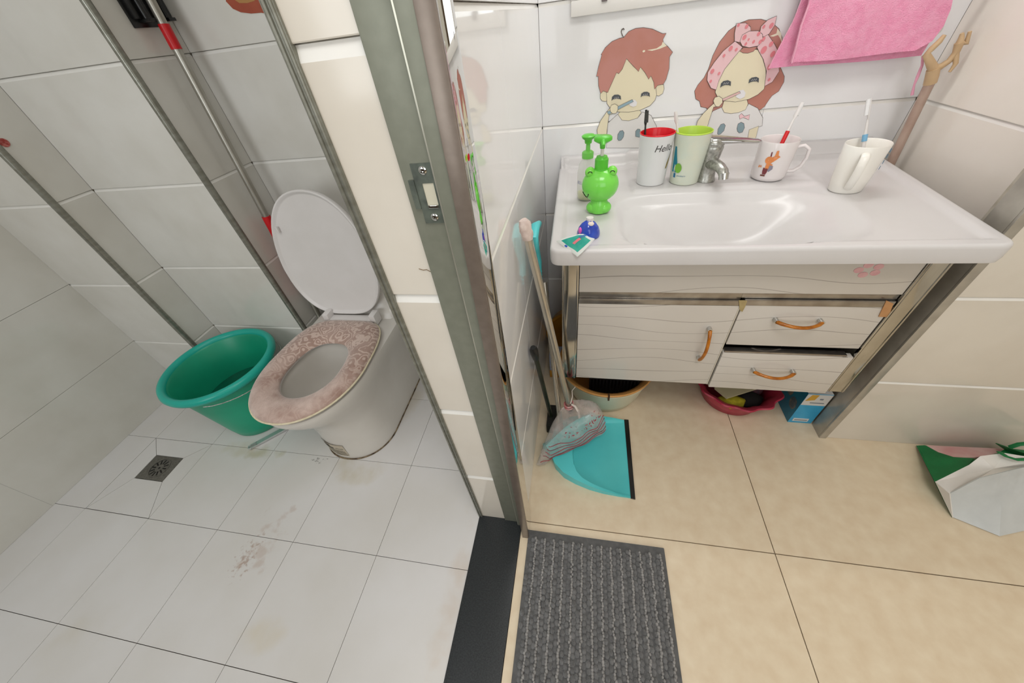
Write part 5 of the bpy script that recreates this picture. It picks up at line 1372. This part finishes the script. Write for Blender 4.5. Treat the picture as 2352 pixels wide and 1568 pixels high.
def sheet(name, pts, m, th=.003, parent=t, n_=None):
    c_ = sum(pts, Vector()) / len(pts)
    nn = Vector()
    for i in range(len(pts)):
        nn += (pts[i] - c_).cross(pts[(i + 1) % len(pts)] - c_)
    nn.normalize()
    if nn.z < 0: nn = -nn
    top = [p.copy() for p in pts]; bot_ = [p - nn * th for p in pts]
    k = len(pts); vs = [tuple(p) for p in top] + [tuple(c_)] + [tuple(p) for p in bot_] + [tuple(c_ - nn * th)]
    fs = []
    for i in range(k):
        j = (i + 1) % k; fs += [(i, j, k), (k + 1 + j, k + 1 + i, 2 * k + 1), (i, k + 1 + i, k + 1 + j, j)]
    return obj(name, MB().add(vs, fs), m, parent, 25)
gfab = mat('green_bag_fabric', (18, 122, 66), .6, c2=(14, 110, 58), nscale=20, bump=.001, bscale=200)
wfab = mat('white_bag_fabric', (222, 218, 212), .4, c2=(214, 210, 204), nscale=12, bump=.002, bscale=18)
gw = mat('grey_white_bag_film', (204, 208, 208), .25, c2=(192, 196, 196), nscale=9, bump=.006, bscale=12)
pk = mat('pale_pink_lining', (226, 190, 186), .5, c2=(216, 160, 160), nscale=22)
sheet('gusset', G1, gfab)
sheet('gusset', [b_wall, b_l, b_s, b_t0], gfab)
sheet('inner_lining', K1, pk)
sheet('back_hem', G2, gfab)
sheet('top_band', [b_l, b_q, b_u, b_v, b_w, b_pr, b_pm, b_p, b_s], wfab)
sheet('front_panel', [b_s, b_p, b_pm, b_pr, b_t2, b_t1, b_t0], gw)
sheet('side_fold', [b_l, b_s, b_t0], wfab)
far = Vector((b_t2.x + .12, .20, .02))
sheet('gusset', [b_pr, b_w, Vector((b_w.x + .05, .245, .06)), far, b_t2], gfab)
hp_ = P3([(2.6692,0.1509,0.15),(2.6648,0.1316,0.16),(2.676,0.121,0.165),(2.7016,0.1222,0.17),(2.7428,0.1342,0.17)])
obj('bag_handle', MB().tube(hp_, .0075, n=8, flat=.3), gfab, t, 60)
hp_ = P3([(2.7973,0.2253,0.07),(2.8062,0.2248,0.09),(2.8308,0.2256,0.1),(2.8715,0.2253,0.1)])
for p in hp_: p.y = min(p.y, .244)
obj('bag_handle', MB().tube(hp_, .006, n=8, flat=.3), gfab, t, 60)

# ------------------------------------------------------------------ doormat
t = thing('doormat', 'grey chenille doormat with lighter stripes on the beige floor', 'doormat', (1.56, -.5, 0))
MX0, MX1, MY0, MY1 = 1.364, 1.762, -.86, -.168
obj('mat_base', MB().box(MX0, MX1, MY0, MY1, .001, .008, .003), mat('grey_backing', (96, 96, 96), .95, c2=(84, 84, 84), nscale=80), t)
random.seed(11)
base_s = []
for i in range(1, 5):
    th = pi * .5 * i / 4
    pass
def blob(mb, c, r, h):
    n = 7; k = len(mb.v)
    for rr_, zz in ((.8, 0.0), (1.0, .35), (.72, .8)):
        for i in range(n):
            a = 2 * pi * i / n; mb.v.append((c[0] + r * rr_ * cos(a), c[1] + r * rr_ * sin(a) * 1.25, c[2] + h * zz))
    mb.v.append((c[0], c[1], c[2] + h))
    for q in range(2):
        for i in range(n):
            j = (i + 1) % n; mb.f.append([k + q * n + i, k + q * n + j, k + (q + 1) * n + j, k + (q + 1) * n + i]); mb.m.append(0)
    for i in range(n): mb.f.append([k + 2 * n + i, k + 2 * n + (i + 1) % n, k + 3 * n]); mb.m.append(0)
dk, lt = MB(), MB()
pitch = .0275
nx = int((MX1 - MX0) / pitch)
for s_ in range(nx + 1):
    xs = MX0 + .012 + pitch * s_
    y = MY0 + .006
    while y < MY1 - .026:
        for q in range(2):
            x = xs + (q - .5) * .0118 + random.uniform(-.0016, .0016)
            if x < MX1 - .008 and x > MX0 + .007:
                blob(dk, (x, y + random.uniform(-.0015, .0015) + q * .006, .0045), random.uniform(.0058, .0070), random.uniform(.007, .012))
        y += .0136
    xm = xs + pitch * .5
    if xm < MX1 - .01:
        y = MY0 + .006
        while y < MY1 - .022:
            blob(lt, (xm + random.uniform(-.002, .002), y, .0045), random.uniform(.0034, .0048), random.uniform(.009, .0125)); y += .0062
o = obj('chenille_pile', dk, mat('grey_chenille', (112, 112, 112), .95, c2=(90, 90, 90), nscale=60, bump=.002, bscale=500, sheen=.4), t, 80, fix=False); o['kind'] = 'stuff'
o = obj('light_stripe_pile', lt, mat('light_grey_chenille', (158, 156, 154), .95, c2=(136, 134, 132), nscale=120, bump=.002, bscale=500), t, 80, fix=False); o['kind'] = 'stuff'
